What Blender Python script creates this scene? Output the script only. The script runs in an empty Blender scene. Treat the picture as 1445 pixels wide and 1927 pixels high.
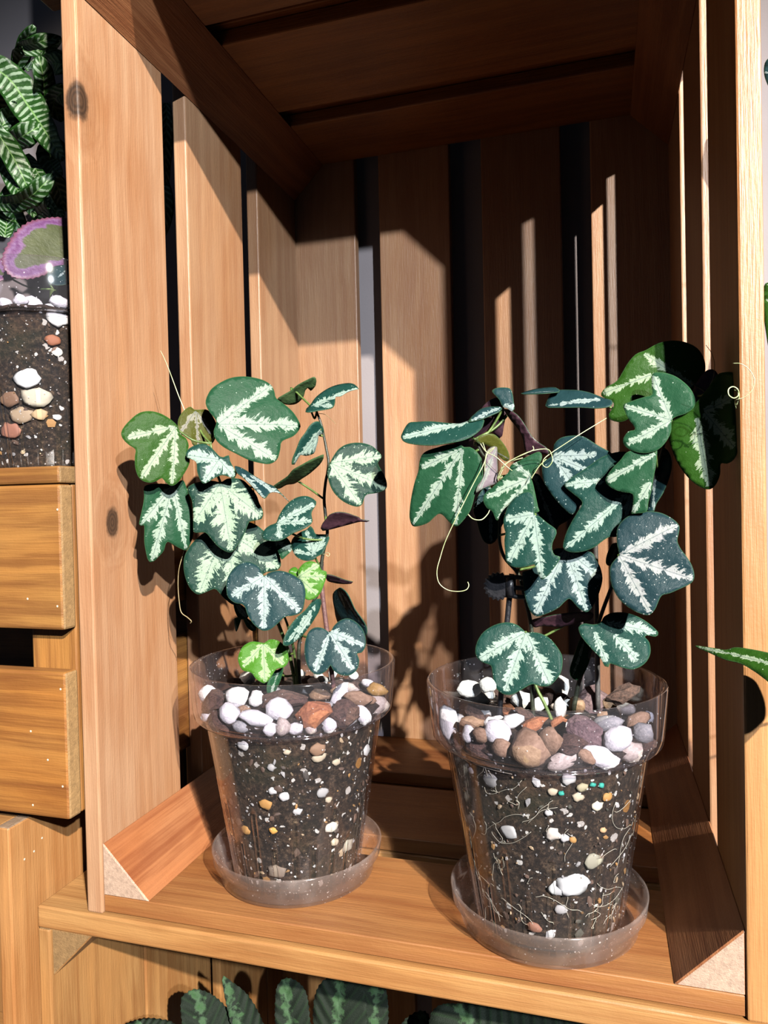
import bpy, bmesh, math, random
from mathutils import Vector, Matrix, geometry, noise
import numpy as np

# ------------------------------------------------------------------ camera, world, lights
S = 0.01                                   # everything below is written in centimetres
sc = bpy.context.scene
CAM = np.array([25.028, -30.375, 20.415]); YAW, PITCH, ROLL, FPX = 16.572, -1.077, -1.269, 1373.79
def cam_axes():
    y, p, r = [math.radians(a) for a in (YAW, PITCH, ROLL)]
    f = np.array([-math.sin(y)*math.cos(p), math.cos(y)*math.cos(p), math.sin(p)])
    ri = np.array([math.cos(y), math.sin(y), 0.0]); up = np.cross(ri, f)
    r2 = math.cos(r)*ri + math.sin(r)*up
    return r2, np.cross(r2, f), f
AR, AU, AF = cam_axes()
cd = bpy.data.cameras.new('camera'); cam = bpy.data.objects.new('camera', cd)
sc.collection.objects.link(cam); sc.camera = cam
cam.matrix_world = Matrix(((AR[0], AU[0], -AF[0], CAM[0]*S), (AR[1], AU[1], -AF[1], CAM[1]*S),
                           (AR[2], AU[2], -AF[2], CAM[2]*S), (0, 0, 0, 1)))
cd.sensor_fit = 'HORIZONTAL'; cd.sensor_width = 36; cd.lens = FPX*36/1445
cd.clip_start = 0.01; cd.clip_end = 50

w = bpy.data.worlds.new('room_light'); sc.world = w; w.use_nodes = True
bg = w.node_tree.nodes['Background']
bg.inputs['Color'].default_value = (0.48, 0.70, 1.0, 1); bg.inputs['Strength'].default_value = 0.10

def spot(name, loc, target, energy, color, rad, size=40):
    d = bpy.data.lights.new(name, 'SPOT'); d.energy = energy; d.color = color
    d.shadow_soft_size = rad; d.spot_size = math.radians(size); d.spot_blend = 0.6
    o = bpy.data.objects.new(name, d); sc.collection.objects.link(o)
    o.location = Vector(loc)*S
    o.rotation_euler = (Vector(target)-Vector(loc)).to_track_quat('-Z', 'Y').to_euler()
    return o
spot('spot_lamp', (160, -179, 147), (13, 6, 18), 1850, (1.0, 0.90, 0.77), 0.018, 26)
spot('spot_lamp', (94, -101, 72), (10, 6, 20), 265, (0.90, 0.95, 1.0), 0.012, 46)

vs = sc.view_settings
vs.view_transform = 'Standard'; vs.look = 'None'; vs.gamma = 1; vs.use_curve_mapping = False; vs.exposure = 0.0

# ------------------------------------------------------------------ helpers
COL = sc.collection
RND = random.Random(7)
def tag(o, label=None, cat=None, group=None, kind=None):
    if label: o['label'] = label
    if cat: o['category'] = cat
    if group: o['group'] = group
    if kind: o['kind'] = kind
    return o
def empty(name, loc, label=None, cat=None, group=None, kind=None):
    o = bpy.data.objects.new(name, None); COL.objects.link(o); o.location = Vector(loc)*S
    o.empty_display_size = 0.02
    return tag(o, label, cat, group, kind)
def link(name, me, parent=None, loc=(0, 0, 0)):
    o = bpy.data.objects.new(name, me); COL.objects.link(o); o.location = Vector(loc)*S
    if parent: o.parent = parent
    return o
def mesh_from_bm(name, bm, mats, smooth=True):
    me = bpy.data.meshes.new(name); bm.to_mesh(me); bm.free()
    for m in (mats if isinstance(mats, (list, tuple)) else [mats]): me.materials.append(m)
    if smooth: me.polygons.foreach_set('use_smooth', [True]*len(me.polygons))
    return me
def ray(px): return AF + AR*(px[0]-722.5)/FPX - AU*(px[1]-963.5)/FPX
def on_axis(px, ax, val):
    d = ray(px); return CAM + d*((val-CAM[ax])/d[ax])
def at(px, Y): return Vector(on_axis(px, 1, Y))

# ------------------------------------------------------------------ node helpers
class NT:
    def __init__(self, name):
        self.m = bpy.data.materials.new(name); self.m.use_nodes = True
        self.t = self.m.node_tree; self.t.nodes.clear()
        self.out = self.t.nodes.new('ShaderNodeOutputMaterial')
    def n(self, typ, ins=None, **props):
        nd = self.t.nodes.new(typ)
        for k, v in props.items(): setattr(nd, k, v)
        for k, v in (ins or {}).items(): self.set(nd.inputs[k], v)
        return nd
    def set(self, sock, v):
        if isinstance(v, bpy.types.NodeSocket): self.t.links.new(v, sock)
        elif isinstance(v, bpy.types.Node): self.t.links.new(v.outputs[0], sock)
        else:
            if sock.type == 'RGBA' and len(v) == 3: v = (*v, 1)
            sock.default_value = v
    def math(self, op, a, b=None, c=None, clamp=False):
        nd = self.t.nodes.new('ShaderNodeMath'); nd.operation = op; nd.use_clamp = clamp
        for i, v in enumerate((a, b, c)):
            if v is not None: self.set(nd.inputs[i], v)
        return nd.outputs[0]
    def vmath(self, op, a, b=None):
        nd = self.t.nodes.new('ShaderNodeVectorMath'); nd.operation = op
        self.set(nd.inputs[0], a)
        if b is not None: self.set(nd.inputs[1], b)
        return nd.outputs[0]
    def mix(self, fac, a, b):
        nd = self.t.nodes.new('ShaderNodeMix'); nd.data_type = 'RGBA'
        self.set(nd.inputs[0], fac); self.set(nd.inputs[6], a); self.set(nd.inputs[7], b)
        return nd.outputs[2]
    def ramp(self, fac, stops, interp='LINEAR'):
        nd = self.t.nodes.new('ShaderNodeValToRGB'); cr = nd.color_ramp; cr.interpolation = interp
        while len(cr.elements) < len(stops): cr.elements.new(0.5)
        for e, (p, c) in zip(cr.elements, stops):
            e.position = p; e.color = (*c, 1) if len(c) == 3 else c
        self.set(nd.inputs[0], fac); return nd.outputs[0]
    def noise(self, vec, scale, detail=3, rough=0.55, dist=0.0):
        nd = self.n('ShaderNodeTexNoise', {'Vector': vec, 'Scale': scale, 'Detail': detail, 'Roughness': rough, 'Distortion': dist})
        return nd.outputs[0]
    def attr(self, name):
        nd = self.t.nodes.new('ShaderNodeAttribute'); nd.attribute_name = name; return nd
    def bsdf(self, color, rough, **kw):
        ins = {'Base Color': self.mix(0.30, color, (0, 0, 0)), 'Roughness': rough}; ins.update(kw)
        return self.n('ShaderNodeBsdfPrincipled', ins)
    def mixsh(self, fac, a, b):
        nd = self.t.nodes.new('ShaderNodeMixShader'); self.set(nd.inputs[0], fac)
        self.set(nd.inputs[1], a); self.set(nd.inputs[2], b); return nd
    def bump(self, h, strength=0.3, dist=0.001):
        return self.n('ShaderNodeBump', {'Height': h, 'Strength': strength, 'Distance': dist}).outputs[0]
    def done(self, sh):
        self.t.links.new(sh.outputs[0] if isinstance(sh, bpy.types.Node) else sh, self.out.inputs[0]); return self.m

# ------------------------------------------------------------------ materials
def wood(name, light, dark, endc, rough=0.5, knots=(), contrast=1.0):
    light, dark, endc = [[c*k for c in q] for q, k in ((light, 0.36), (dark, 0.41), (endc, 0.33))]
    g = NT(name)
    tc = g.n('ShaderNodeTexCoord'); oi = g.n('ShaderNodeObjectInfo')
    off = g.n('ShaderNodeCombineXYZ', {0: g.math('MULTIPLY', oi.outputs['Random'], 3.1),
                                       1: g.math('MULTIPLY', oi.outputs['Random'], 7.7), 2: g.math('MULTIPLY', oi.outputs['Random'], 5.3)})
    p = g.vmath('ADD', tc.outputs['Object'], off.outputs[0])
    kmask = None; base_p = p
    for (kx, ky, kz, kr) in knots:
        dv = g.vmath('MULTIPLY', g.vmath('SUBTRACT', tc.outputs['Object'], (kx*S, ky*S, kz*S)), (0.62, 1.0, 1.0))
        dd = g.n('ShaderNodeVectorMath', {0: dv}, operation='LENGTH').outputs['Value']
        dn = g.math('ADD', dd, g.math('MULTIPLY', g.math('SUBTRACT', g.noise(p, 260), 0.5), kr*S*0.5))
        m1 = g.math('SUBTRACT', 1.0, g.n('ShaderNodeMapRange', {0: dn, 1: kr*S*0.75, 2: kr*S*1.1}).outputs[0], clamp=True)
        halo = g.math('SUBTRACT', 1.0, g.n('ShaderNodeMapRange', {0: dd, 1: kr*S*0.6, 2: kr*S*3.2}).outputs[0], clamp=True)
        base_p = g.vmath('ADD', base_p, g.n('ShaderNodeCombineXYZ', {1: g.math('MULTIPLY', halo, 0.02)}).outputs[0])
        kk = (m1, halo, dd)
        kmask = kk if kmask is None else (g.math('MAXIMUM', kmask[0], m1), g.math('MAXIMUM', kmask[1], halo), g.math('MINIMUM', kmask[2], dd))
    warp = g.noise(g.vmath('MULTIPLY', base_p, (9, 9, 9)), 1.0, 2)
    pw = g.vmath('ADD', base_p, g.n('ShaderNodeCombineXYZ', {1: g.math('MULTIPLY', warp, 0.012), 2: g.math('MULTIPLY', warp, 0.012)}).outputs[0])
    rings = g.noise(g.vmath('MULTIPLY', pw, (2.2, 190, 190)), 1.0, 3, 0.6)
    fine = g.noise(g.vmath('MULTIPLY', p, (18, 900, 900)), 1.0, 3, 0.7)
    blotch = g.noise(g.vmath('MULTIPLY', p, (14, 32, 32)), 1.0, 3, 0.6)
    fiber = g.noise(g.vmath('MULTIPLY', p, (70, 1500, 1500)), 1.0, 2, 0.6)
    fac = g.math('ADD', g.math('MULTIPLY', rings, 0.75), g.math('ADD', g.math('MULTIPLY', fine, 0.22), g.math('MULTIPLY', blotch, 0.45)))
    r = g.n('ShaderNodeMapRange', {0: fac, 1: 0.71-0.2/contrast, 2: 0.71+0.2/contrast}).outputs[0]
    col = g.ramp(r, [(0, dark), (0.38, [0.45*a+0.55*b for a, b in zip(light, dark)]), (0.62, light), (1, [min(1, a*1.18) for a in light])])
    # patchy oil stain, warmer and darker in places
    st = g.n('ShaderNodeMapRange', {0: g.noise(g.vmath('MULTIPLY', p, (5, 16, 16)), 1.0, 3, 0.6, 0.4), 1: 0.42, 2: 0.68}).outputs[0]
    mulc = g.n('ShaderNodeMix', {0: g.math('MULTIPLY', st, 0.75), 6: col, 7: (0.86, 0.66, 0.46, 1)}, data_type='RGBA', blend_type='MULTIPLY')
    col = mulc.outputs[2]
    # end grain on faces across the long axis
    nx = g.n('ShaderNodeSeparateXYZ', {0: tc.outputs['Normal']})
    isend = g.math('GREATER_THAN', g.math('ABSOLUTE', nx.outputs[0]), 0.8)
    eg = g.noise(p, 420, 4, 0.7)
    endcol = g.ramp(eg, [(0.3, [c*0.62 for c in endc]), (0.7, endc)])
    col = g.mix(isend, col, endcol)
    tone = g.math('ADD', 0.86, g.math('MULTIPLY', oi.outputs['Random'], 0.26))
    col = g.n('ShaderNodeHueSaturation', {'Value': tone, 'Color': col}).outputs[0]
    if kmask:
        ring = g.math('SINE', g.math('MULTIPLY', kmask[2], 4200))
        kc = g.mix(g.math('ADD', 0.5, g.math('MULTIPLY', ring, 0.4)), [c*0.02 for c in dark], [c*0.16 for c in dark])
        col = g.mix(g.math('MULTIPLY', kmask[1], 0.35), col, [c*0.6 for c in dark])
        col = g.mix(g.math('MULTIPLY', kmask[0], 0.9), col, kc)
    h = g.math('ADD', g.math('MULTIPLY', fine, 0.6), g.math('ADD', g.math('MULTIPLY', fiber, 0.7), g.math('MULTIPLY', eg, 0.35)))
    b = g.bsdf(col, rough, Normal=g.bump(h, 0.45, 0.0006))
    b.inputs['Specular IOR Level'].default_value = 0.35
    return g.done(b)
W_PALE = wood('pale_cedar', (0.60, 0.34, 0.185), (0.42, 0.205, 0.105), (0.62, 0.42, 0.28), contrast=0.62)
W_KNOT = wood('knotty_cedar', (0.61, 0.35, 0.20), (0.43, 0.21, 0.105), (0.62, 0.42, 0.28), contrast=0.6,
              knots=((-4.99, 0.45, -2.0, 0.52), (15.75, 0.3, -3.5, 0.62)))
W_FLOOR = wood('orange_cedar', (0.53, 0.225, 0.070), (0.34, 0.12, 0.034), (0.66, 0.44, 0.30), contrast=0.85)
W_BLOCK = wood('red_cedar', (0.50, 0.205, 0.085), (0.27, 0.085, 0.03), (0.80, 0.56, 0.42))
W_POST = wood('golden_cedar', (0.66, 0.32, 0.115), (0.46, 0.19, 0.055), (0.62, 0.42, 0.28))
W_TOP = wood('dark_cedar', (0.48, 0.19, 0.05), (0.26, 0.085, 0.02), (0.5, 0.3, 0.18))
W_OLD = wood('brown_weathered_pine', (0.50, 0.235, 0.06), (0.25, 0.10, 0.025), (0.55, 0.33, 0.14), contrast=1.1)
W_LOW = wood('tan_pine', (0.58, 0.305, 0.11), (0.36, 0.16, 0.05), (0.45, 0.27, 0.12))

def leaf_material():
    g = NT('variegated_leaf_top')
    luv = g.attr('luv').outputs['Vector']; tint = g.attr('tint').outputs['Color']; silver = g.attr('silver').outputs['Color']
    lp = g.n('ShaderNodeSeparateXYZ', {0: g.attr('lp').outputs['Vector']})
    vd = g.n('ShaderNodeSeparateXYZ', {0: g.attr('vd').outputs['Vector']})
    vt = g.n('ShaderNodeSeparateXYZ', {0: g.attr('vt').outputs['Vector']})
    vl = g.n('ShaderNodeSeparateXYZ', {0: g.attr('vl').outputs['Vector']})
    seed = g.n('ShaderNodeSeparateXYZ', {0: luv}).outputs[2]
    fine = g.noise(luv, 5.5, 3, 0.6)
    mask = None; line = None
    for k in range(3):
        d = g.math('ABSOLUTE', vd.outputs[k]); t = vt.outputs[k]; L = vl.outputs[k]
        tcm = g.math('MULTIPLY', t, L)
        vec = g.n('ShaderNodeCombineXYZ', {0: g.math('SUBTRACT', g.math('MULTIPLY', tcm, 4.6), g.math('MULTIPLY', d, 3.6)),
                                           1: g.math('MULTIPLY', vd.outputs[k], 1.3), 2: g.math('ADD', seed, 3.7*k)})
        nz = g.noise(vec.outputs[0], 1.0, 4, 0.72)
        prof = g.math('POWER', g.math('MAXIMUM', g.math('MULTIPLY', g.math('MULTIPLY', t, g.math('SUBTRACT', 1.03, t)), 3.9), 0.0), 0.6)
        wd = g.math('MULTIPLY', g.math('MULTIPLY', lp.outputs[0], 1.15), g.math('ADD', 0.2, g.math('MULTIPLY', prof, 0.8)))
        low = g.noise(g.n('ShaderNodeCombineXYZ', {0: g.math('MULTIPLY', tcm, 1.3), 1: g.math('ADD', seed, 1.9*k)}).outputs[0], 1.0, 1)
        wd = g.math('MULTIPLY', wd, g.math('ADD', 0.15, g.math('MULTIPLY', low, 1.75), clamp=False))
        thr = g.math('MULTIPLY', wd, g.math('ADD', -0.95, g.math('MULTIPLY', nz, 3.0)))
        val = g.math('SUBTRACT', g.math('ADD', thr, g.math('MULTIPLY', g.math('SUBTRACT', fine, 0.5), 0.10)), d)
        inr = g.math('MULTIPLY', g.math('GREATER_THAN', t, 0.015), g.math('LESS_THAN', t, 0.99))
        m = g.math('MULTIPLY', inr, g.n('ShaderNodeMapRange', {0: val, 1: 0.0, 2: 0.015}).outputs[0])
        ln = g.math('MULTIPLY', inr, g.math('LESS_THAN', d, 0.017))
        mask = m if mask is None else g.math('MAXIMUM', mask, m)
        line = ln if line is None else g.math('MAXIMUM', line, ln)
    vor = g.n('ShaderNodeTexVoronoi', {'Vector': luv, 'Scale': 10.0, 'Randomness': 1.0})
    vcol = g.n('ShaderNodeSeparateColor', {0: vor.outputs['Color']})
    sp = g.math('MULTIPLY', g.math('LESS_THAN', vor.outputs['Distance'], g.math('MULTIPLY', vcol.outputs[1], 0.30)),
                g.math('LESS_THAN', vcol.outputs[0], lp.outputs[1]))
    hole = g.math('MULTIPLY', g.math('GREATER_THAN', g.noise(luv, 9, 3), 0.62), 0.7)
    mask = g.math('MAXIMUM', g.math('MULTIPLY', mask, g.math('SUBTRACT', 1.0, hole)), g.math('MULTIPLY', sp, 0.85))
    mott = g.noise(luv, 2.2, 4, 0.6)
    base = g.mix(g.math('MULTIPLY', g.math('SUBTRACT', mott, 0.4), 1.2, clamp=True), tint,
                 g.n('ShaderNodeHueSaturation', {'Value': 1.5, 'Saturation': 0.95, 'Color': tint}).outputs[0])
    edge = g.n('ShaderNodeMapRange', {0: lp.outputs[2], 1: 0.0, 2: 0.05}).outputs[0]
    base = g.mix(g.math('MULTIPLY', g.math('SUBTRACT', 1.0, edge), 0.45), base, (0.04, 0.085, 0.035))
    silv = g.mix(mott, silver, g.mix(0.5, silver, (0.19, 0.25, 0.175, 1)))
    col = g.mix(mask, base, silv)
    col = g.mix(g.math('MULTIPLY', line, 0.55), col, (0.03, 0.05, 0.055))
    h = g.math('ADD', g.math('MULTIPLY', g.noise(luv, 3.2, 3), 1.0), g.math('MULTIPLY', g.noise(luv, 26, 2), 0.25))
    bp = g.bump(h, 0.35, 0.0012)
    b = g.bsdf(col, 0.45, Normal=bp); b.inputs['Specular IOR Level'].default_value = 0.05
    tr = g.n('ShaderNodeBsdfTranslucent', {'Color': g.mix(0.5, col, tint)})
    return g.done(g.mixsh(0.12, b, tr))
def underside(name, a, b_):
    g = NT(name); luv = g.attr('luv').outputs['Vector']
    col = g.ramp(g.noise(luv, 3, 4), [(0.3, a), (0.7, b_)])
    b = g.bsdf(g.mix(0.5, col, (0, 0, 0)), 0.5, Normal=g.bump(g.noise(luv, 6, 3), 0.3, 0.0008)); b.inputs['Specular IOR Level'].default_value = 0.2
    tr = g.n('ShaderNodeBsdfTranslucent', {'Color': col})
    return g.done(g.mixsh(0.1, b, tr))
LEAF = leaf_material()
UNDER = underside('leaf_underside_purple', (0.030, 0.012, 0.020), (0.075, 0.03, 0.045))
UNDER_G = underside('leaf_underside_green', (0.03, 0.075, 0.03), (0.09, 0.16, 0.06))

def plain(name, c1, c2, scale, rough=0.6, bump=0.3, detail=4, spec=0.3):
    c1 = [c*0.52 for c in c1]; c2 = [c*0.52 for c in c2]
    g = NT(name); tc = g.n('ShaderNodeTexCoord'); oi = g.n('ShaderNodeObjectInfo')
    p = g.vmath('ADD', tc.outputs['Object'], g.n('ShaderNodeCombineXYZ', {0: oi.outputs['Random'], 1: g.math('MULTIPLY', oi.outputs['Random'], 5)}).outputs[0])
    nz = g.noise(p, scale, detail, 0.65)
    b = g.bsdf(g.ramp(nz, [(0.32, c1), (0.68, c2)]), rough, Normal=g.bump(nz, bump, 0.001))
    b.inputs['Specular IOR Level'].default_value = spec
    return g.done(b)
STEM = plain('green_stem', (0.05, 0.10, 0.02), (0.14, 0.22, 0.05), 300, 0.5)
STEM_D = plain('dark_stem', (0.012, 0.014, 0.010), (0.04, 0.05, 0.03), 300, 0.5)
TENDRIL = plain('pale_tendril', (0.34, 0.44, 0.16), (0.70, 0.72, 0.46), 200, 0.5)
TENDRIL_D = plain('dry_tendril', (0.22, 0.17, 0.08), (0.40, 0.32, 0.17), 200, 0.5)
BLACKP = plain('black_plastic', (0.008, 0.009, 0.012), (0.02, 0.02, 0.025), 400, 0.35)
GREYP = plain('grey_stake_plastic', (0.05, 0.05, 0.055), (0.10, 0.095, 0.09), 400, 0.45)
BROWNP = plain('brown_stake_plastic', (0.10, 0.05, 0.05), (0.20, 0.10, 0.095), 400, 0.45)
PEB = {
 'white': plain('white_stone', (0.62, 0.65, 0.66), (0.92, 0.93, 0.91), 260, 0.75, 0.5),
 'cream': plain('cream_stone', (0.34, 0.29, 0.25), (0.58, 0.52, 0.46), 300, 0.75, 0.35),
 'tan': plain('tan_stone', (0.20, 0.12, 0.065), (0.36, 0.24, 0.15), 260, 0.8, 0.5),
 'orange': plain('orange_brick', (0.24, 0.075, 0.028), (0.40, 0.16, 0.065), 350, 0.85, 0.7),
 'yellow': plain('yellow_stone', (0.38, 0.21, 0.04), (0.52, 0.34, 0.11), 260, 0.6, 0.3),
 'grey': plain('grey_stone', (0.22, 0.24, 0.25), (0.42, 0.43, 0.42), 320, 0.75, 0.4),
 'bark': plain('brown_bark', (0.030, 0.016, 0.012), (0.13, 0.07, 0.05), 420, 0.85, 0.9),
 'plum': plain('purple_brown_bark', (0.07, 0.04, 0.045), (0.20, 0.13, 0.13), 380, 0.8, 0.9),
}
def clear_plastic(name, tint, haze, dots, rough=0.06, dc=(0.40, 0.40, 0.42, 1)):
    g = NT(name); tc = g.n('ShaderNodeTexCoord')
    fc = g.n('ShaderNodeLayerWeight', {'Blend': 0.5}).outputs['Facing']
    fr = g.math('ADD', 0.035, g.math('MULTIPLY', g.math('POWER', fc, 4.0), 0.75))
    tr = g.n('ShaderNodeBsdfTransparent', {'Color': tint}); gl = g.n('ShaderNodeBsdfGlossy', {'Color': (1, 1, 1), 'Roughness': rough})
    clear = g.mixsh(fr, tr, gl)
    v = g.n('ShaderNodeTexVoronoi', {'Vector': tc.outputs['Object'], 'Scale': 640.0})
    vc = g.n('ShaderNodeSeparateColor', {0: v.outputs['Color']})
    big = g.noise(tc.outputs['Object'], 28, 3)
    dot = g.math('MULTIPLY', g.math('LESS_THAN', v.outputs['Distance'], g.math('MULTIPLY', vc.outputs[0], 0.26)),
                 g.math('LESS_THAN', vc.outputs[1], g.math('MULTIPLY', g.math('SUBTRACT', big, 0.25), dots*2.2)))
    smear = g.math('MULTIPLY', g.n('ShaderNodeMapRange', {0: g.noise(g.vmath('MULTIPLY', tc.outputs['Object'], (1, 1, 0.35)), 60, 4), 1: 0.52, 2: 0.8}).outputs[0], haze*2.0)
    f = g.math('ADD', g.math('ADD', haze, smear), g.math('MULTIPLY', dot, 0.55), clamp=True)
    df = g.n('ShaderNodeBsdfDiffuse', {'Color': dc}); tl = g.n('ShaderNodeBsdfTranslucent', {'Color': dc})
    return g.done(g.mixsh(f, clear, g.mixsh(0.5, df, tl)))
CLEAR = clear_plastic('clear_pot_plastic', (0.975, 0.97, 0.98), 0.003, 0.3)
CLEAR_RIM = clear_plastic('clear_collar_plastic', (0.93, 0.91, 0.955), 0.016, 0.4)
FROST = clear_plastic('frosted_saucer_plastic', (0.90, 0.86, 0.85), 0.07, 0.6, 0.12, (0.50, 0.44, 0.42, 1))

def soil_material():
    g = NT('potting_soil'); tc = g.n('ShaderNodeTexCoord'); p = tc.outputs['Object']
    n1 = g.noise(p, 420, 8, 0.78); n2 = g.noise(p, 55, 4, 0.6)
    col = g.ramp(n1, [(0.36, (0.003, 0.0025, 0.002)), (0.50, (0.022, 0.014, 0.010)), (0.60, (0.085, 0.055, 0.036)), (0.70, (0.30, 0.22, 0.14))])
    col = g.mix(g.n('ShaderNodeMapRange', {0: n2, 1: 0.52, 2: 0.72}).outputs[0], col, g.ramp(n1, [(0.36, (0.012, 0.007, 0.005)), (0.66, (0.14, 0.08, 0.045))]))
    for sc_, r, c, dens in ((140, 0.26, (0.55, 0.52, 0.50), 0.16), (300, 0.30, (0.75, 0.74, 0.72), 0.16), (90, 0.26, (0.36, 0.17, 0.04), 0.07)):
        pw = g.vmath('ADD', p, g.vmath('MULTIPLY', g.n('ShaderNodeTexNoise', {'Vector': p, 'Scale': 300.0}).outputs[1], (0.004, 0.004, 0.004)))
        v = g.n('ShaderNodeTexVoronoi', {'Vector': pw, 'Scale': float(sc_)}); vc = g.n('ShaderNodeSeparateColor', {0: v.outputs['Color']})
        m = g.math('MULTIPLY', g.math('LESS_THAN', v.outputs['Distance'], r), g.math('LESS_THAN', vc.outputs[0], dens))
        col = g.mix(m, col, c)
    moss = g.n('ShaderNodeMapRange', {0: g.noise(p, 30, 3), 1: 0.55, 2: 0.75}).outputs[0]
    col = g.mix(g.math('MULTIPLY', moss, 0.4), col, (0.035, 0.045, 0.015))
    b = g.bsdf(g.mix(0.42, col, (0, 0, 0)), 0.85, Normal=g.bump(n1, 0.9, 0.002)); b.inputs['Specular IOR Level'].default_value = 0.2; return g.done(b)
SOIL = soil_material()
g = NT('soil_chips'); CHIP = g.done(g.bsdf(g.mix(0.45, g.attr('tint').outputs['Color'], (0, 0, 0)), 0.8))
g = NT('painted_wall'); tcw = g.n('ShaderNodeTexCoord')
WALL = g.done(g.bsdf(g.ramp(g.noise(tcw.outputs['Object'], 9, 4), [(0.3, (0.125, 0.110, 0.118)), (0.7, (0.145, 0.130, 0.138))]), 0.9,
                     Normal=g.bump(g.noise(tcw.outputs['Object'], 500, 3), 0.15, 0.0006)))

# ------------------------------------------------------------------ wooden pieces
BOX = {}
def box_mesh(lx, ly, lz, mat, bev=0.1):
    key = (round(lx, 2), round(ly, 2), round(lz, 2), mat.name, bev)
    if key not in BOX:
        bm = bmesh.new(); bmesh.ops.create_cube(bm, size=1)
        for v in bm.verts: v.co = Vector((v.co.x*lx, v.co.y*ly, v.co.z*lz))*S
        bmesh.ops.bevel(bm, geom=bm.edges[:], offset=bev*S, segments=2, affect='EDGES', profile=0.5)
        me = mesh_from_bm('plank', bm, mat, False); BOX[key] = me
    return BOX[key]
def plank(name, parent, lo, hi, axis, mat, origin=(0, 0, 0), bev=0.1):
    """a board from lo to hi (cm, world); its long axis becomes local X"""
    d = [h-l for l, h in zip(lo, hi)]; c = [(h+l)/2-o for l, h, o in zip(lo, hi, origin)]
    if axis == 'x': me, rot = box_mesh(d[0], d[1], d[2], mat, bev), (0, 0, 0)
    elif axis == 'z': me, rot = box_mesh(d[2], d[0], d[1], mat, bev), None
    else: me, rot = box_mesh(d[1], d[2], d[0], mat, bev), None
    o = link(name, me, parent, c)
    if axis == 'z': o.rotation_euler = Matrix(((0, 1, 0), (0, 0, 1), (1, 0, 0))).to_euler()
    if axis == 'y': o.rotation_euler = Matrix(((0, 0, 1), (1, 0, 0), (0, 1, 0))).to_euler()
    return o
def corner_block(name, parent, cx, cz, sx, sz, y0, y1, leg, mat, origin=(0, 0, 0)):
    """triangular prism along Y with its right angle at (cx,cz)"""
    L = (y1-y0); pts = [(0, 0), (leg*sx, 0), (0, leg*sz)]
    if sx*sz < 0: pts = [pts[0], pts[2], pts[1]]
    bm = bmesh.new(); rings = []
    for xx in (0, L): rings.append([bm.verts.new((xx*S, a*S, b*S)) for a, b in pts])
    # local (x along depth, y = world -? ) mapped below with a proper rotation
    bm.faces.new(rings[0][::-1]); bm.faces.new(rings[1])
    for i in range(3):
        j = (i+1) % 3; bm.faces.new((rings[0][i], rings[0][j], rings[1][j], rings[1][i]))
    bmesh.ops.recalc_face_normals(bm, faces=bm.faces[:])
    bmesh.ops.bevel(bm, geom=bm.edges[:], offset=0.06*S, segments=1, affect='EDGES')
    # turn so that mesh local x runs along world Y: local (x,y,z) -> world (z?, ...); mirror-free mapping (x->Y, y->Z, z->X)
    for v in bm.verts: v.co = Vector((v.co.x, v.co.z, v.co.y))
    bmesh.ops.recalc_face_normals(bm, faces=bm.faces[:])
    me = mesh_from_bm('corner_block', bm, mat, False)
    o = link(name, me, parent, (cx-origin[0], y0-origin[1], cz-origin[2]))
    o.rotation_euler = Matrix(((0, 0, 1), (1, 0, 0), (0, 1, 0))).to_euler()
    return o

T = 0.905; CW = 31.0
# setting: wall behind everything
wl = box_mesh(260, 2, 260, WALL, 0.05)
FLOORM = plain('concrete_floor', (0.10, 0.09, 0.08), (0.15, 0.135, 0.12), 12, 0.8)
fl = link('floor', box_mesh(420, 330, 2, FLOORM, 0.05), None, (20, -136.7, -29.0)); tag(fl, 'concrete shop floor under the crates', kind='structure')
wall = link('wall_back', wl, None, (20, 29.4, 102)); tag(wall, 'pale lilac grey painted wall behind the crates', kind='structure')

# main crate, standing on its end
crate = empty('wooden_crate', (15.5, 13.7, 0), 'upright cedar crate holding the two clear pots with trailing silver-veined plants', 'crate', 'wooden crates')
O = (15.5, 13.7, 0)
YS = [(0, 7.29), (9.75, 17.04), (19.5, 26.6)]
for i, (a, b) in enumerate(YS):
    plank('side_slat', crate, (0, a, 0), (T, b, 48.95), 'z', W_KNOT if i == 0 else W_PALE, O)
    plank('side_slat', crate, (CW-T, a, 0), (CW, b, 48.95), 'z', W_POST if i == 0 else W_PALE, O)
for a, b in ((0.05, 7.3), (9.6, 16.9), (19.2, 26.6)):
    plank('end_plank', crate, (T, a+(0.1 if a < 1 else 0), 0.07), (CW-T, b, T), 'x', W_FLOOR, O, 0.05)
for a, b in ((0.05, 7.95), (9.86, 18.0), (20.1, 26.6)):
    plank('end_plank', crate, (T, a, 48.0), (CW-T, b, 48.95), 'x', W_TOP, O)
for a, b in ((0, 6.14), (8.18, 13.98), (16.5, 22.5), (24.64, 31)):
    plank('back_slat', crate, (a, 26.65, 0), (b, 27.5, 48.95), 'z', W_PALE, O)
for cx, sx in ((T, 1), (CW-T, -1)):
    corner_block('corner_block', crate, cx, T, sx, 1, 0.12, 26.6, 2.62, W_BLOCK, O)
    corner_block('corner_block', crate, cx, 48.0, sx, -1, 0.12, 26.6, 2.62, W_BLOCK, O)

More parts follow.
